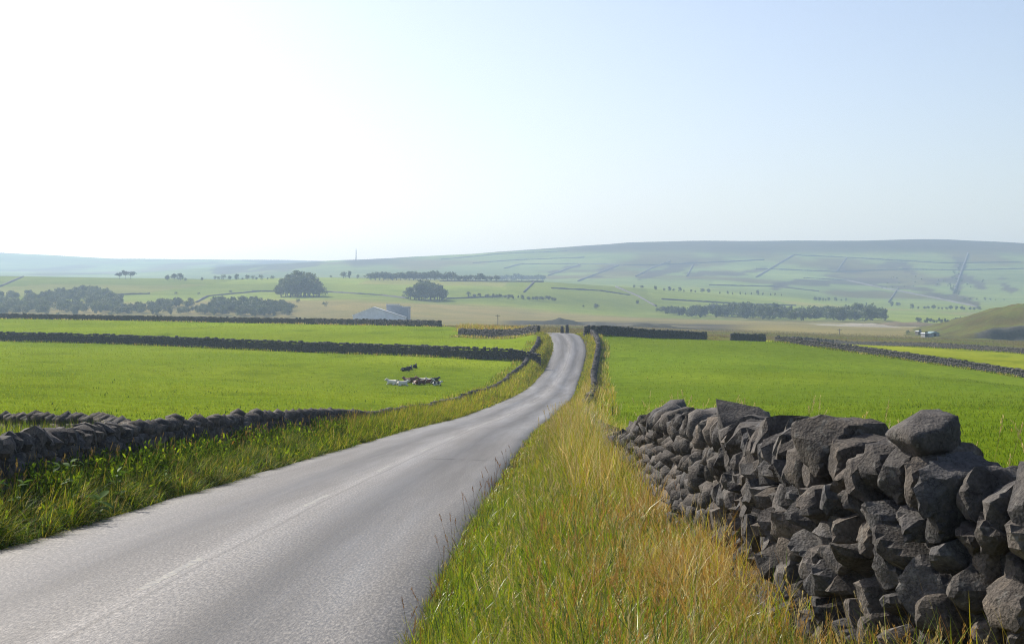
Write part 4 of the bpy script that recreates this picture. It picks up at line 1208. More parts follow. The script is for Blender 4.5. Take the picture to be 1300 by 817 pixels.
for a in [(498, 488.3, 'white', 2.9, .72, 'leftmost pale cow lying apart at the left of the herd'),
          (507, 487.5, 'dark', 1.9, .48, 'small dark cow between the two pale cows at left'),
          (511, 489.8, 'white', .2, .70, 'second pale cow from the left, nearest the camera'),
          (518, 485.5, 'brown', 2.6, .68, 'large brown cow at the left end of the main group'),
          (524, 484.5, 'brown', .9, .66, 'dark brown cow behind the brown-and-white ones'),
          (528, 488, 'mixed', -1.2, .60, 'brown cow with white face at the front of the group'),
          (534, 488, 'brown', .5, .62, 'brown cow lying at the middle front of the group'),
          (536, 485, 'mixed', 3.0, .62, 'brown-and-white cow at the middle back of the group'),
          (541.5, 487, 'mixed', .1, .64, 'brown-and-white cow right of the middle front'),
          (546.5, 485.5, 'pied', 2.8, .62, 'grey-black pied cow toward the right of the group'),
          (551.5, 484.3, 'dark', .2, .60, 'black cow at the back right end of the group'),
          (554.5, 489.3, 'pied', .15, .58, 'white cow with dark head at the right front'),
          (514.5, 471, 'dark', .1, .62, 'left one of the dark cattle lying behind the herd'),
          (520, 469.5, 'dark', 1.2, .62, 'middle dark cow lying behind the herd'),
          (527, 467, 'dark', 1.4, .56, 'farthest small dark cow near the dividing wall')]:
    cow(*a)

# ------------------------------------------------------------------ trees
def crown_mesh(name, H, W, lobes, nleaf, ls, mat, base_z, seed, flat=False):
    r_ = np.random.default_rng(seed)
    Ls = []
    for k in range(lobes):
        a = r_.uniform(0, 6.28); q = r_.uniform(0, 1) ** .6
        zc = r_.uniform(base_z + .22 * (H - base_z), H - .25 * (H - base_z))
        rel = (zc - base_z) / (H - base_z)
        rad = W * .5 * (1 - .5 * abs(rel - .45)) * .62
        Ls.append((math.cos(a) * q * rad, math.sin(a) * q * rad, zc, W * r_.uniform(.17, .28), (H - base_z) * r_.uniform(.15, .24)))
    V = []; 
    for (cx, cy, cz, rx, rz) in Ls:
        n = nleaf // lobes
        d = r_.normal(size=(n, 3)); d /= np.linalg.norm(d, axis=1, keepdims=True)
        rr = r_.uniform(.45, 1.08, n)[:, None]
        V.append(np.array((cx, cy, cz)) + d * rr * np.array((rx, rx, rz)))
    c = np.concatenate(V); n = len(c)
    a = r_.normal(size=(n, 3)); a /= np.linalg.norm(a, axis=1, keepdims=True)
    b = np.cross(a, r_.normal(size=(n, 3))); b /= np.linalg.norm(b, axis=1, keepdims=True)
    s = ls * r_.uniform(.6, 1.3, (n, 1))
    Q = np.stack([c - a * s - b * s * .3, c - a * s * .2 + b * s * .7, c + a * s + b * s * .2, c + a * s * .1 - b * s * .75], 1)
    idx = np.arange(n * 4).reshape(n, 4)
    return Q.reshape(-1, 3), idx
def trunk_mesh(H, r0, seed):
    r_ = random.Random(seed); V = []; Fq = []
    def tube(p0, p1, ra, rb):
        b = len(V); d = (p1 - p0).normalized(); u = d.orthogonal().normalized(); w = d.cross(u)
        for (p, q) in ((p0, ra), (p1, rb)):
            for k in range(6): V.append(tuple(p + (u * math.cos(k * 1.047) + w * math.sin(k * 1.047)) * q))
        for k in range(6): Fq.append((b + k, b + (k + 1) % 6, b + 6 + (k + 1) % 6, b + 6 + k))
    tube(Vector((0, 0, -.3)), Vector((0, 0, H * .45)), r0, r0 * .65)
    tube(Vector((0, 0, H * .44)), Vector((.2, .1, H * .8)), r0 * .65, r0 * .2)
    for k in range(5):
        a = k * 1.26 + r_.uniform(-.3, .3); z0 = H * r_.uniform(.3, .5)
        tube(Vector((0, 0, z0)), Vector((math.cos(a) * H * .26, math.sin(a) * H * .26, z0 + H * .25)), r0 * .4, r0 * .12)
    return np.array(V), np.array(Fq)
KIND = {}
for kind, specs in {'round': [(12, 12, 11, .5, 1), (12, 11, 10, .2, 2), (12, 14, 12, .6, 3), (12, 10, 10, .1, 4)], 'tall': [(12, 7, 9, .3, 5), (12, 6.5, 8, .1, 6)],
                    'pine': [(12, 17, 9, 5.2, 7), (12, 14, 9, 4.6, 8)], 'bush': [(12, 15, 7, .1, 9), (12, 18, 8, .1, 10)]}.items():
    lst = []
    for (H, W, lob, bz, sd_) in specs:
        cv, cf = crown_mesh('crown', H, W, lob, 620 if kind != 'bush' else 380, .62, None, bz, sd_)
        co = bpy.data.meshes.new('crown'); co.from_pydata(cv.tolist(), [], cf.tolist()); co.materials.append(M_PINE if kind == 'pine' else M_LEAF)
        tv, tf = trunk_mesh(H, .34 if kind != 'bush' else .15, sd_)
        to = bpy.data.meshes.new('trunk'); to.from_pydata(tv.tolist(), [], tf.tolist()); to.materials.append(M_BARK)
        lst.append((co, to, cv, cf))
    KIND[kind] = lst
trng = random.Random(5)
ORD = ['first', 'second', 'third', 'fourth', 'fifth', 'sixth', 'seventh', 'eighth', 'ninth', 'tenth', 'eleventh', 'twelfth', 'thirteenth', 'fourteenth', 'fifteenth', 'sixteenth', 'seventeenth', 'eighteenth', 'nineteenth', 'twentieth', 'twenty-first', 'twenty-second']
def order_labels(objs, phrase):
    for k, o in enumerate(sorted(objs, key=lambda o: o.location.x / o.location.y)): o['label'] = f'{ORD[k]} {phrase}'
def tree_at(p, h, kind, label, group, wscale=1.0):
    co, to, _, _ = trng.choice(KIND[kind])
    name = {'bush': 'bush', 'pine': 'pine_tree'}.get(kind, 'broadleaf_tree')
    e = empty(name, p, trng.uniform(0, 6.28)); tag(e, label, 'bush' if kind == 'bush' else 'tree', group)
    s_ = h / 12.0
    e.scale = (s_ * wscale * trng.uniform(.9, 1.1), s_ * wscale * trng.uniform(.9, 1.1), s_)
    t = bpy.data.objects.new('trunk', to); link(t, e)
    c = bpy.data.objects.new('crown', co); link(c, e)
    return e
def tree_px(px, py, hpx, kind, label, group=None, ymin=600, wscale=1.0, jit=0.0):
    if group and ('skyline wood' in group or 'belt' in group): wscale *= 1.45; hpx *= trng.uniform(.9, 1.1)
    elif group and 'clump' not in group: hpx *= trng.choice([.6, .8, 1, 1, 1.25]); px += trng.uniform(-2, 2)
    p = at(px, py, ymin)
    if jit: p = p + Vector((0, jit, 0)); p.z = float(ground(np.array([p.x]), np.array([p.y]))[0])
    return tree_at(p - Vector((0, 0, .2)), hpx / F * p.y, kind, label, group, wscale)

# two round clumps on the middle slope
def clump(cx, cy, wpx, hpx, n, label, group, Y=None, kind='round'):
    L_ = []
    for k in range(n):
        u = (k + .5) / n * 2 - 1 + trng.uniform(-.1, .1)
        hp = hpx * (1 - .45 * u * u) * trng.uniform(.88, 1.06)
        dpt = trng.uniform(-1, 1)
        L_.append(tree_px(cx + u * wpx * .42, cy + dpt * 1.0 + abs(u) * .5, hp, kind, label, group, 950))
    order_labels(L_, label)
clump(381, 376, 62, 34, 20, 'tree from the left in the larger dark clump', 'trees of the larger round clump', )
clump(541, 380, 56, 26, 17, 'tree from the left in the smaller clump above the sheds', 'trees of the smaller round clump')
# skyline trees of the middle slope
for (q, y_, h, k, lab) in [(152, 354.5, 10, 'pine', 'left flat-topped pine on the skyline left of the ridge gap'), (159, 354.5, 12.5, 'pine', 'middle and tallest flat-topped pine on the left skyline'),
                           (166, 354.5, 11, 'pine', 'right flat-topped pine on the left skyline'), (213, 356, 9.5, 'round', 'left open tree of the trio right of the pines'),
                           (221, 356, 11, 'round', 'middle open tree of the trio right of the pines'), (229, 356, 10.5, 'round', 'right tree of the trio right of the pines'),
                           (236, 356.5, 5, 'bush', 'little bush beside the trio of skyline trees'), (257, 356, 5.5, 'round', 'lone small tree between the trio and the hedge of trees'),
                           (420, 352.5, 4, 'bush', 'small skyline bush right of the larger clump'), (436, 353, 10, 'round', 'left tree of a loose skyline pair left of the wood'),
                           (444, 353, 11, 'tall', 'right tree of a loose skyline pair left of the wood'), (454, 353.5, 6, 'bush', 'bush at the foot of the loose skyline pair')]:
    tree_px(q, y_, h, k, lab, None, 1300)
L_ = []
for q in np.arange(272, 352, 6.2):
    L_.append(tree_px(q + trng.uniform(-1.5, 1.5), 355, trng.uniform(4.5, 8), trng.choice(['round', 'bush']), 'tree from the left in the ragged skyline row', 'ragged row of skyline trees', 1300))
order_labels(L_, 'tree from the left in the ragged skyline row')
L_ = []
for q in np.arange(471, 574, 5.4):
    L_.append(tree_px(q, 355.5, trng.uniform(10, 13.5), 'round', 'tree from the left in the dark skyline wood', 'trees of the dark skyline wood', 1300))
order_labels(L_, 'tree from the left in the dark skyline wood')
L_ = []
for q in np.arange(578, 692, 6.5):
    L_.append(tree_px(q, 356.5, trng.uniform(8, 10.5), 'round', 'tree from the left in the low skyline belt', 'trees of the low skyline belt', 1300))
order_labels(L_, 'tree from the left in the low skyline belt')
# singles on the slopes and the far foot of the hill
for (q, y_, h, k, lab) in [(757, 392, 8.5, 'round', 'lone round tree on the slope above the road crest'), (741, 390, 4, 'bush', 'small bush left of the lone round tree'), (810, 386, 7, 'round', 'tree on the wall line right of the lone tree'),
                           (805, 365, 4.5, 'round', 'first small tree of the line at the hill foot'), (815, 366, 5, 'round', 'second small tree of the line at the hill foot'), (832, 368, 6, 'round', 'third tree of the line at the hill foot'),
                           (375, 376, 8, 'bush', 'bush at the left foot of the larger clump'), (413, 389, 7.5, 'bush', 'round bush below the larger clump'), (378, 384, 6, 'bush', 'low bush under the larger clump'),
                           (224, 374, 5, 'bush', 'pale bush on the open left slope'), (252, 374, 4, 'bush', 'smallest bush on the open left slope'), (292, 372, 5, 'bush', 'bush on the left slope near the wall'),
                           (1132, 389, 8, 'round', 'left rounded tree by the quarry lane'), (1140, 389, 7, 'round', 'right rounded tree by the quarry lane'), (1219, 410, 10, 'round', 'dark tree beside the quarry rim at right'),
                           (1152, 424, 6.5, 'bush', 'dark bush beside the small quarry sheds'), (1100, 388, 5, 'tall', 'thin tree above the long wood at right'),
                           (74, 401, 6, 'bush', 'dark bush just beyond the left rim wall'), (139, 401, 7, 'bush', 'spiky bush on the left rim wall')]:
    tree_px(q, y_, h, k, lab, None, 410 if y_ > 400 else 800)
L_ = []
for q in np.arange(842, 905, 7):
    L_.append(tree_px(q, 369 + (q - 842) * .05, trng.uniform(4, 6), 'round', 'small tree from the left along the hill foot', 'small trees along the hill foot', 1500))
order_labels(L_, 'small tree from the left along the hill foot')
L_ = []
for q in np.arange(914, 1000, 8):
    L_.append(tree_px(q, 373 + (q - 914) * .03, trng.uniform(4, 6.5), 'tall', 'slim tree from the left at the hill foot', 'slim trees at the hill foot', 1500))
order_labels(L_, 'slim tree from the left at the hill foot')
L_ = []
for q in np.arange(1034, 1076, 5):
    L_.append(tree_px(q, 382, trng.uniform(4, 6), 'round', 'tree from the left in the small hillside copse', 'small copse on the hill foot', 1500))
order_labels(L_, 'tree from the left in the small hillside copse')
L_ = []
for q in np.arange(1160, 1245, 6):
    L_.append(tree_px(q, 392 + (q - 1160) * .02, trng.uniform(5, 8), 'round', 'hedge tree from the left above the quarry', 'hedge trees above the quarry', 1200))
order_labels(L_, 'hedge tree from the left above the quarry')
L_ = []
for q in np.arange(1225, 1275, 8):
    L_.append(tree_px(q, 381, trng.uniform(3, 4.5), 'bush', 'bush from the left in the dotted right hillside hedge', 'dotted hedge on the right hillside', 1500))
order_labels(L_, 'bush from the left in the dotted right hillside hedge')

def wood(name, label, spots):
    """a far wood that reads as one mass: many trees in one mesh"""
    V, Fq, nv = [], [], 0
    for (px_, py_, hp, ymin) in spots:
        p = at(px_, py_, ymin)
        _, _, cv, cf = trng.choice(KIND['round'] + KIND['tall'][:1])
        s_ = hp / F * p.y / 12.0; a = trng.uniform(0, 6.28); c_, s2 = math.cos(a), math.sin(a)
        R = np.array([[c_, s2, 0], [-s2, c_, 0], [0, 0, 1]])
        w_ = trng.uniform(1.0, 1.35)
        V.append((cv * np.array((s_ * w_, s_ * w_, s_))) @ R + np.array(p)); Fq.append(cf + nv); nv += len(cv)
    o = mesh_np(name, np.concatenate(V), np.concatenate(Fq), M_LEAF)
    tag(o, label, kind='stuff')
sp = []
for k in range(190):
    q = trng.uniform(-40, 155); yb = 400 - trng.random() * np.interp(q, [-40, 0, 60, 110, 155], [24, 22, 20, 30, 16]); sp.append((q, yb, trng.uniform(11, 16), 600))
for k in range(44): sp.append((trng.uniform(150, 262), 400 - trng.random() * 8, trng.uniform(8, 13), 600))
for k in range(14): sp.append((trng.choice([trng.uniform(196, 216), trng.uniform(220, 243)]), trng.uniform(388, 394), trng.uniform(11, 14), 600))
wood('woodland', 'hazy blue woodland filling the valley at far left', sp)
sp = [(trng.uniform(262, 372), 402 - trng.random() * np.interp(k, [0, 45], [2, 14]), trng.uniform(10, 15), 600) for k in range(70)]
sp += [(trng.uniform(272, 345), trng.uniform(388, 396), trng.uniform(11, 16), 600) for k in range(40)]
wood('woodland', 'hazy wood in the valley below the larger tree clump', sp)
sp = [(q + trng.uniform(-3, 3), np.interp(q, [835, 870, 1000, 1125], [396, 401, 406, 408]) + trng.uniform(-2, 2), trng.uniform(.8, 1.1) * np.interp(q, [835, 860, 920, 970, 1010, 1060, 1100, 1125], [7, 13, 18, 25, 20, 20, 24, 20]), 900) for q in np.arange(838, 1122, 3.1)]
wood('woodland', 'long dark plantation across the valley at right of centre', sp)
sp = [(q + trng.uniform(-3, 3), np.interp(q, [590, 700], [376, 382]) + trng.uniform(-1, 1), trng.uniform(4, 7), 900) for q in np.arange(592, 706, 4)]
wood('hedge', 'low ragged hedge on the slope right of the smaller clump', sp)
sp = [(q + trng.uniform(-2, 2), trng.uniform(408, 411), trng.uniform(4, 8), 700) for q in np.arange(1165, 1235, 4)]
wood('scrub', 'dark scrub along the quarry rim at right', sp)
sp = [(trng.uniform(1205, 1222), y__, trng.uniform(3, 5), 1700) for y__ in np.arange(338, 376, 2.0)] + [(trng.uniform(1120, 1250), trng.uniform(352, 366), 2.6, 1700) for k in range(22)]
wood('scrub', 'dark gorse and bracken in the gully on the big hill', sp)

# ------------------------------------------------------------------ walls on the far slopes
def hill_wall(pts, label, w=1.2, h=1.8, ymin=900):
    w, h = w * .62, h * .62
    q = []
    for (a, b) in zip(pts[:-1], pts[1:]):
        n = max(int(math.hypot(b[0] - a[0], b[1] - a[1]) / 4), 2)
        for k in range(n): q.append((a[0] + (b[0] - a[0]) * k / n, a[1] + (b[1] - a[1]) * k / n))
    q.append(pts[-1])
    Pq = np.array([at(a, b, ymin) for (a, b) in q])
    t = np.gradient(Pq, axis=0); t[:, 2] = 0; t /= np.linalg.norm(t, axis=1, keepdims=True) + 1e-6
    nn = np.stack([t[:, 1], -t[:, 0], 0 * t[:, 0]], -1)
    z = np.array((0, 0, 1.)); hh = h * rng.uniform(.7, 1.2, len(Pq))[:, None]
    V = np.stack([Pq - nn * w - z * .5, Pq - nn * w * .6 + z * hh, Pq + nn * w * .6 + z * hh, Pq + nn * w - z * .5], 1)
    m = len(Pq); idx = np.arange(m * 4).reshape(m, 4)
    f = [np.stack([idx[:-1, k], idx[1:, k], idx[1:, k + 1], idx[:-1, k + 1]], -1) for k in range(3)] + [idx[:1], idx[-1:, ::-1]]
    o = mesh_np('field_wall', V.reshape(-1, 3), np.concatenate(f), M_STONE, None, cols=np.tile((.085, .082, .078), (m * 4, 1)))
    tag(o, label, 'stone wall', 'walls crossing the far slopes')
for a in [([(640, 341), (660, 335.5), (741, 335), (823, 337), (970, 330)], 'long level wall across the left shoulder of the big hill', 2.2, 2.6, 2400),
          ([(734, 357), (785, 337)], 'wall climbing diagonally just left of the big hill centre', 2.2, 2.6, 2400),
          ([(696, 350), (736, 336)], 'leftmost diagonal wall climbing the big hill', 2.2, 2.6, 2400),
          ([(807, 351), (828, 340), (851, 332)], 'bent wall climbing the big hill above the tree row', 2.2, 2.6, 2400),
          ([(960, 352), (1007, 324)], 'steep diagonal wall in the middle of the big hill', 2.4, 2.8, 2400),
          ([(1007, 324), (1075, 327), (1195, 334), (1296, 333)], 'long wall below the moor edge at right', 2.4, 2.8, 2400),
          ([(1229, 322), (1221, 343), (1211, 372)], 'wall dropping straight down the right of the big hill', 3.0, 3.5, 2000),
          ([(1122, 366), (1195, 380), (1242, 390)], 'sunken lane wall slanting down toward the quarry', 2.2, 2.6, 1700),
          ([(1020, 353), (1075, 356), (1122, 366)], 'faint wall above the copse on the big hill', 2.2, 2.6, 1700),
          ([(665, 371), (678, 358)], 'short wall climbing the middle slope at its right end', 1.3, 1.8, 1000),
          ([(782, 364.5), (810, 376), (833, 389)], 'wall dropping from the skyline to the long plantation', 1.3, 1.8, 1000),
          ([(320, 370), (421, 371), (485, 375), (518, 379)], 'level wall between the two tree clumps', 1.2, 1.6, 900),
          ([(566, 379.5), (650, 376)], 'level wall right of the smaller clump', 1.2, 1.6, 900),
          ([(558, 357), (690, 358)], 'wall along the skyline under the tree belt', 1.2, 1.8, 1200),
          ([(0, 364), (30, 351)], 'short wall climbing the slope at the left edge', 1.2, 1.8, 900),
          ([(249, 384), (264, 376), (330, 370)], 'curved wall on the open left slope', 1.2, 1.6, 900),
          ([(880, 336), (872, 351)], 'short cross wall right of the bent wall', 2.0, 2.4, 2400),
          ([(1075, 327), (1062, 345)], 'broken wall dropping from the moor edge wall', 2.0, 2.4, 2400),
          ([(960, 341), (1060, 345), (1150, 342), (1221, 343)], 'middle level wall across the right of the big hill', 2.0, 2.4, 2200),
          ([(1221, 343), (1300, 341)], 'level wall running right from the dropping wall', 2.0, 2.4, 2200),
          ([(900, 362), (985, 364), (1040, 370)], 'lower wall along the foot of the big hill', 1.8, 2.2, 1700),
          ([(600, 334), (660, 330), (742, 327)], 'upper level wall on the left shoulder', 2.0, 2.4, 2400),
          ([(1140, 366), (1128, 384)], 'short wall down to the quarry lane trees', 1.6, 2.0, 1500),
          ([(700, 366), (760, 369), (800, 375)], 'faint wall across the slope above the crest', 1.2, 1.6, 1000),
          ([(840, 380), (940, 386), (1010, 388)], 'wall above the long plantation', 1.4, 1.8, 1300),
          ([(60, 372), (130, 375), (190, 373)], 'wall above the far left woodland', 1.2, 1.6, 900),
          ([(560, 329.5), (640, 322), (720, 319)], 'upper wall near the left end of the hill crest', 2.2, 2.4, 2400)]:
    hill_wall(*a)

# ------------------------------------------------------------------ sheds in the valley, mast, poles, quarry
def prism(name, poly, y0, y1, mat, parent):
    """extrude an x-z outline from y0 to y1"""
    n = len(poly)
    V = [(p[0], y0, p[1]) for p in poly] + [(p[0], y1, p[1]) for p in poly]
    f4 = [[k, (k + 1) % n, n + (k + 1) % n, n + k] for k in range(n)]
    me = bpy.data.meshes.new(name); me.from_pydata(V, [], f4 + [list(range(n))[::-1], list(range(n, 2 * n))]); me.materials.append(mat)
    bm = bmesh.new(); bm.from_mesh(me); bmesh.ops.recalc_face_normals(bm, faces=bm.faces); bm.to_mesh(me); bm.free()
    o = bpy.data.objects.new(name, me); return link(o, parent)
YB = wy(880.0)
zb = -(411 - HY) / F * YB
def bx(q): return (q - CX) / F * YB
def bz(q): return -(q - HY) / F * YB - zb
x0 = bx(488)
b = empty('shed', (x0, YB, zb)); tag(b, 'pale grey sloping-roofed quarry shed in the valley', 'building')
L = lambda q: bx(q) - x0
prism('wall', [(L(448), 0), (L(514), 0), (L(514), bz(403)), (L(474), bz(390.5)), (L(448), bz(400.5))], 0, 10, M_CLAD, b)
def slab(name, a, c, y0, y1, th, mat, par):
    prism(name, [a, c, (c[0], c[1] + th), (a[0], a[1] + th)], y0, y1, mat, par)
slab('roof', (L(474), bz(390.5) + .02), (L(515), bz(403.2) + .02), -.5, 10.5, .4, M_ROOFP, b)
slab('roof', (L(447), bz(400.9) + .02), (L(474), bz(390.5) + .02), -.5, 10.5, .4, M_CLAD, b)
for q in np.arange(451, 513, 3.4):
    zt = np.interp(q, [448, 474, 514], [bz(400.5), bz(390.5), bz(403)])
    prism('cladding_rib', [(L(q) - .12, .1), (L(q) + .12, .1), (L(q) + .12, zt - .2), (L(q) - .12, zt - .2)], -.14, -.003, M_CLAD, b)
b2 = empty('tall_shed', (bx(503), YB + 13, zb)); tag(b2, 'tall dark flat-roofed block behind the pale quarry shed', 'building')
YB2 = 1 + 13 / YB
L2 = lambda q: (q - 503) / F * (YB + 13); Z2 = lambda q: -(q - HY) / F * (YB + 13) - zb
prism('wall', [(L2(488), 0), (L2(507.5), 0), (L2(507.5), Z2(388)), (L2(488), Z2(387.5))], 0, 8, M_CLADD, b2)
prism('roof', [(L2(487.5), Z2(387.45)), (L2(504), Z2(387.45)), (L2(504), Z2(385.8)), (L2(487.5), Z2(385.8))], -.4, 8.4, M_ROOFP, b2)
prism('wall', [(L2(507.6), 0), (L2(517.5), 0), (L2(517.5), Z2(390)), (L2(507.6), Z2(390))], -1.5, 7, M_CLADD, b2)
prism('roof', [(L2(508.5), Z2(389.9)), (L2(518), Z2(389.9)), (L2(518), Z2(388.9)), (L2(508.5), Z2(388.9))], -2, 7.4, M_ROOFP, b2)
prism('corner_post', [(L2(516.2), .1), (L2(517.2), .1), (L2(517.2), Z2(391)), (L2(516.2), Z2(391))], -1.7, -1.503, M_ROOFP, b2)
# radio mast
mp = at(452, 331.3, 3900, 6000)
hm = 16.5 / F * mp.y
e = empty('radio_mast', mp); tag(e, 'thin lattice radio mast on the hazy left skyline', 'mast')
V = []; Fq = []
def rod(p0, p1, ra):
    b_ = len(V); d = (Vector(p1) - Vector(p0)).normalized(); u = d.orthogonal().normalized(); w = d.cross(u)
    for p in (p0, p1):
        for k in range(4): V.append(tuple(Vector(p) + (u * math.cos(k * 1.5708) + w * math.sin(k * 1.5708)) * ra))
    for k in range(4): Fq.append((b_ + k, b_ + (k + 1) % 4, b_ + 4 + (k + 1) % 4, b_ + 4 + k))
for a in range(3):
    c_, s_ = math.cos(a * 2.094) * .9, math.sin(a * 2.094) * .9
    rod((c_ * 1.6, s_ * 1.6, -1), (c_ * .5, s_ * .5, hm * .86), .38)
    for k in range(9):
        z0, z1 = hm * .86 * k / 9, hm * .86 * (k + 1) / 9
        c2, s2 = math.cos((a + 1) * 2.094) * .9, math.sin((a + 1) * 2.094) * .9
        f0 = 1.6 - 1.1 * k / 9; f1 = 1.6 - 1.1 * (k + 1) / 9
        rod((c_ * f0, s_ * f0, z0), (c2 * f1, s2 * f1, z1), .14)
mesh_np('lattice', np.array(V), np.array(Fq), M_METAL, e)
V = []; Fq = []; rod((0, 0, hm * .84), (0, 0, hm), .4)
mesh_np('antenna', np.array(V), np.array(Fq), M_METAL, e)
# wooden poles
def pole(px_, py0, py1, Y, label):
    Y = wy(Y)
    x, y, _ = P(px_, py0, Y); z = float(ground(np.array([x]), np.array([y]))[0]); h = -(py1 - HY) / F * Y - z
    e = empty('utility_pole', (x, y, z)); tag(e, label, 'pole', 'wooden poles beyond the fields')
    global V, Fq
    V = []; Fq = []; rod((0, 0, -.3), (0, 0, h), .16); mesh_np('post', np.array(V), np.array(Fq), M_WOOD, e)
    V = []; Fq = []; rod((-.9, 0, h - .5), (.9, 0, h - .5), .09); mesh_np('crossarm', np.array(V), np.array(Fq), M_WOOD, e)
pole(632, 414, 399, 560, 'lone wooden pole above the dry mound by the bend')
pole(1066, 425, 417, 600, 'small wooden pole on the moor at right of centre')

# quarry hill at the right edge
cols_ = np.linspace(1120, 1620, 90); Yr = np.r_[np.linspace(505, 530, 4), np.linspace(540, 556, 14), np.linspace(560, 760, 34)]
PX, YY = np.meshgrid(cols_, Yr)
XX = (PX - CX) / F * 560 * (YY / 560) ** .75
topy = np.interp(PX, [1120, 1180, 1215, 1240, 1270, 1300, 1350, 1450, 1620], [430, 427, 417, 408, 398, 389, 380, 372, 372])
basez = ground(XX, YY)
zt = -(topy - HY) / F * 600
benchz = np.interp(PX, [1120, 1218, 1258, 1300, 1620], [430, 427, 414, 412.5, 411]); bz_ = -(benchz - HY) / F * 550
f1 = sstep(541, 547, YY + 2.0 * n2(XX, YY, 9, 9, 3.3, 3)); f2 = sstep(551, 625, YY + 10 * n2(XX, YY, 20, 20, 4.4, 3))
rise = np.maximum(bz_ - basez, 0) * f1
zz = basez - .6 + rise + np.maximum(zt - (basez + np.maximum(bz_ - basez, 0)), 0) * f2 * (1 - sstep(680, 760, YY) * .7)
zz += (n2(XX, YY, 7, 7, 6.6, 4) * 1.7 + n2(XX, YY, 25, 25, 16.6, 3) * 2.0) * sstep(1140, 1240, PX)
idx = np.arange(XX.size).reshape(XX.shape)
q = np.stack([idx[:-1, :-1], idx[:-1, 1:], idx[1:, 1:], idx[1:, :-1]], -1).reshape(-1, 4)
gzx = np.gradient(zz, axis=0) / np.maximum(np.gradient(YY, axis=0), .5)
steep = sstep(.35, .9, gzx)
hc = np.where(rng.random(XX.shape)[..., None] < .5, C_PAST * .8, C_PAST * .7) * (1 - steep[..., None]) + np.array((.13, .11, .085)) * steep[..., None]
hc = lerp(hc, C_MOOR * .9, (.5 + .5 * sstep(-.15, .2, n2(XX, YY, 14, 14, 5.5, 4))) * (1 - steep))
hc = lerp(hc, np.array((.085, .085, .09)), sstep(.8, .95, f1) * (1 - sstep(.0, .02, f2)) * 0 + ((YY > 538) & (YY < 550) & (PX > 1236)) * .9)
o = mesh_np('quarry_hill', np.stack([XX, YY, zz], -1).reshape(-1, 3), q, M_GROUND, cols=hc.reshape(-1, 3), smooth=True)
tag(o, 'grassy quarry hill with a dark rock face at the right edge', kind='structure')
# spoil heaps beyond the crest
def heap(px0, px1, pyb, pyt, Y, label, colr, peak=.45):
    Y = wy(Y)
    cs = np.linspace(px0, px1, 40); v = np.linspace(0, 1, 12)
    C_, V_ = np.meshgrid(cs, v); X_ = (C_ - CX) / F * Y; Yw = Y + V_ * 40
    u = (C_ - px0) / (px1 - px0); prof = np.clip(np.minimum(u / peak, (1 - u) / (1 - peak)), 0, 1)
    prof = sstep(0, 1, prof) * (.75 + .5 * n2(C_, C_ * 0, 14, 14, px0, 3))
    z0 = ground(X_, Yw); hmax = (pyb - pyt) / F * Y
    Z_ = z0 - .5 + hmax * prof * np.sin(np.pi * V_) ** .6 + .5 * n2(X_, Yw, 6, 6, 2., 3)
    idx = np.arange(C_.size).reshape(C_.shape)
    q = np.stack([idx[:-1, :-1], idx[:-1, 1:], idx[1:, 1:], idx[1:, :-1]], -1).reshape(-1, 4)
    o = mesh_np('spoil_heap', np.stack([X_, Yw, Z_], -1).reshape(-1, 3), q, M_GROUND, cols=np.tile(np.array(colr), (C_.size, 1)), smooth=True)
    tag(o, label, kind='structure')
heap(648, 760, 412, 402, 760, 'long dark spoil bank beyond the road crest', (.055, .055, .05), .55)
heap(738, 800, 411, 403, 720, 'greyer spoil heap right of the crest', (.09, .09, .09), .4)
heap(785, 915, 413, 407, 700, 'low dark spoil bank behind the crest wall', (.05, .05, .045), .3)
heap(1030, 1170, 412, 404, 930, 'pale stony quarry bank below the plantation', (.30, .28, .26), .6)
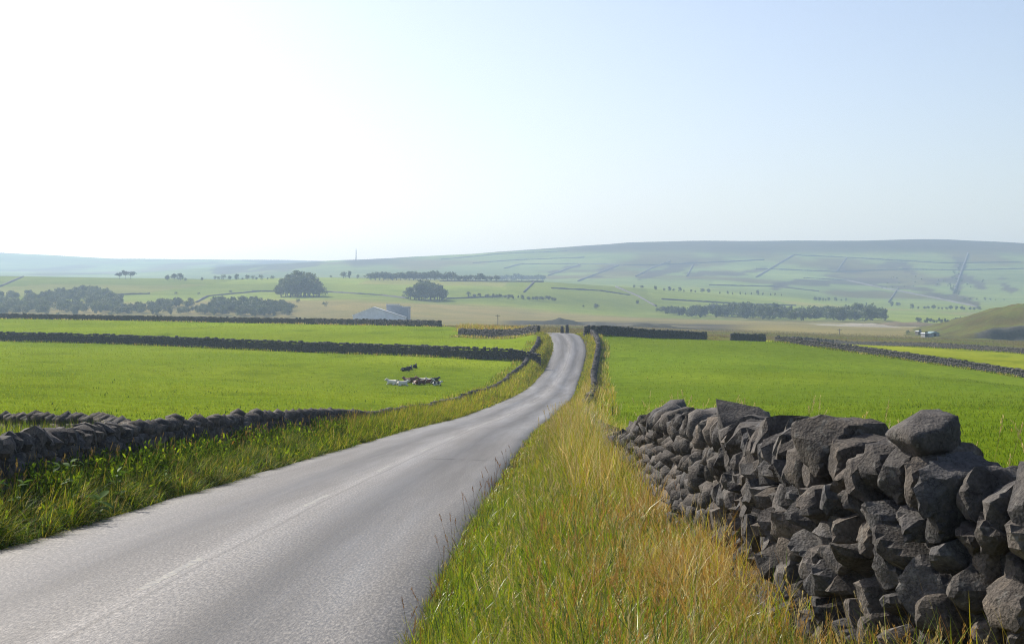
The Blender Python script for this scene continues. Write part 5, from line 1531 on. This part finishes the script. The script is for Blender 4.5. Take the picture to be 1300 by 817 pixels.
heap(1100, 1250, 416, 405, 1000, 'brown quarry bank below the hedge line', (.15, .125, .095), .5)
# small quarry sheds
def hut(px_, py_, Y, w, d, h, wm, rm, label):
    Y = wy(Y); w, d, h = w * .6, d * .6, h * .55
    x, y, _ = P(px_, py_, Y); z = float(ground(np.array([x]), np.array([y]))[0]); zpy = -(py_ - HY) / F * Y
    z = max(z, zpy)
    e = empty('quarry_hut', (x, y, z), .3); tag(e, label, 'shed', 'small quarry sheds')
    prism('wall', [(-w / 2, -1), (w / 2, -1), (w / 2, h), (-w / 2, h)], 0, d, wm, e)
    prism('roof', [(-w / 2 - .3, h + .02), (w / 2 + .3, h + .02), (0, h + w * .22)], -.3, d + .3, rm, e)
    prism('door', [(-.6, 0), (.6, 0), (.6, 2), (-.6, 2)], -.08, -.004, M_GLASS, e)
hut(1176, 427, 640, 2.2, 5, 2.2, M_WHITE, M_CLAD, 'small white quarry hut left of the teal shed')
hut(1187, 427, 640, 7.0, 6, 2.2, M_CLADD, M_TEAL, 'low teal-roofed shed beside the quarry hill')
hut(1168, 424, 700, 3.0, 4, 2.0, M_WOOD, M_ROOFP, 'brown hut with pale roof left of the white one')

# ------------------------------------------------------------------ haze
zlo = min(ZMIN, -20) - 1.0; zhi = max(ZMAX, hm + mp.z) + 6
Xh = float(np.abs(GX).max()) + 50; Yh0, Yh1 = float(GY.min()) - 10, float(GY.max()) + 50
V = np.array([(x, y, z) for z in (zlo, zhi) for y in (Yh0, Yh1) for x in (-Xh, Xh)])
f = np.array([[0, 2, 3, 1], [4, 5, 7, 6], [0, 1, 5, 4], [2, 6, 7, 3], [0, 4, 6, 2], [1, 3, 7, 5]])
m, nt, out = new_mat('haze')
pv = N(nt, 'ShaderNodeVolumePrincipled')
pv.inputs['Color'].default_value = (0.55, 0.73, 0.97, 1)
pv.inputs['Density'].default_value = 0.00025
pv.inputs['Anisotropy'].default_value = 0.35
nt.links.new(pv.outputs[0], out.inputs['Volume'])
hz = mesh_np('haze', V, f, m)
tag(hz, 'pale blue haze in the air over the valley', kind='stuff')
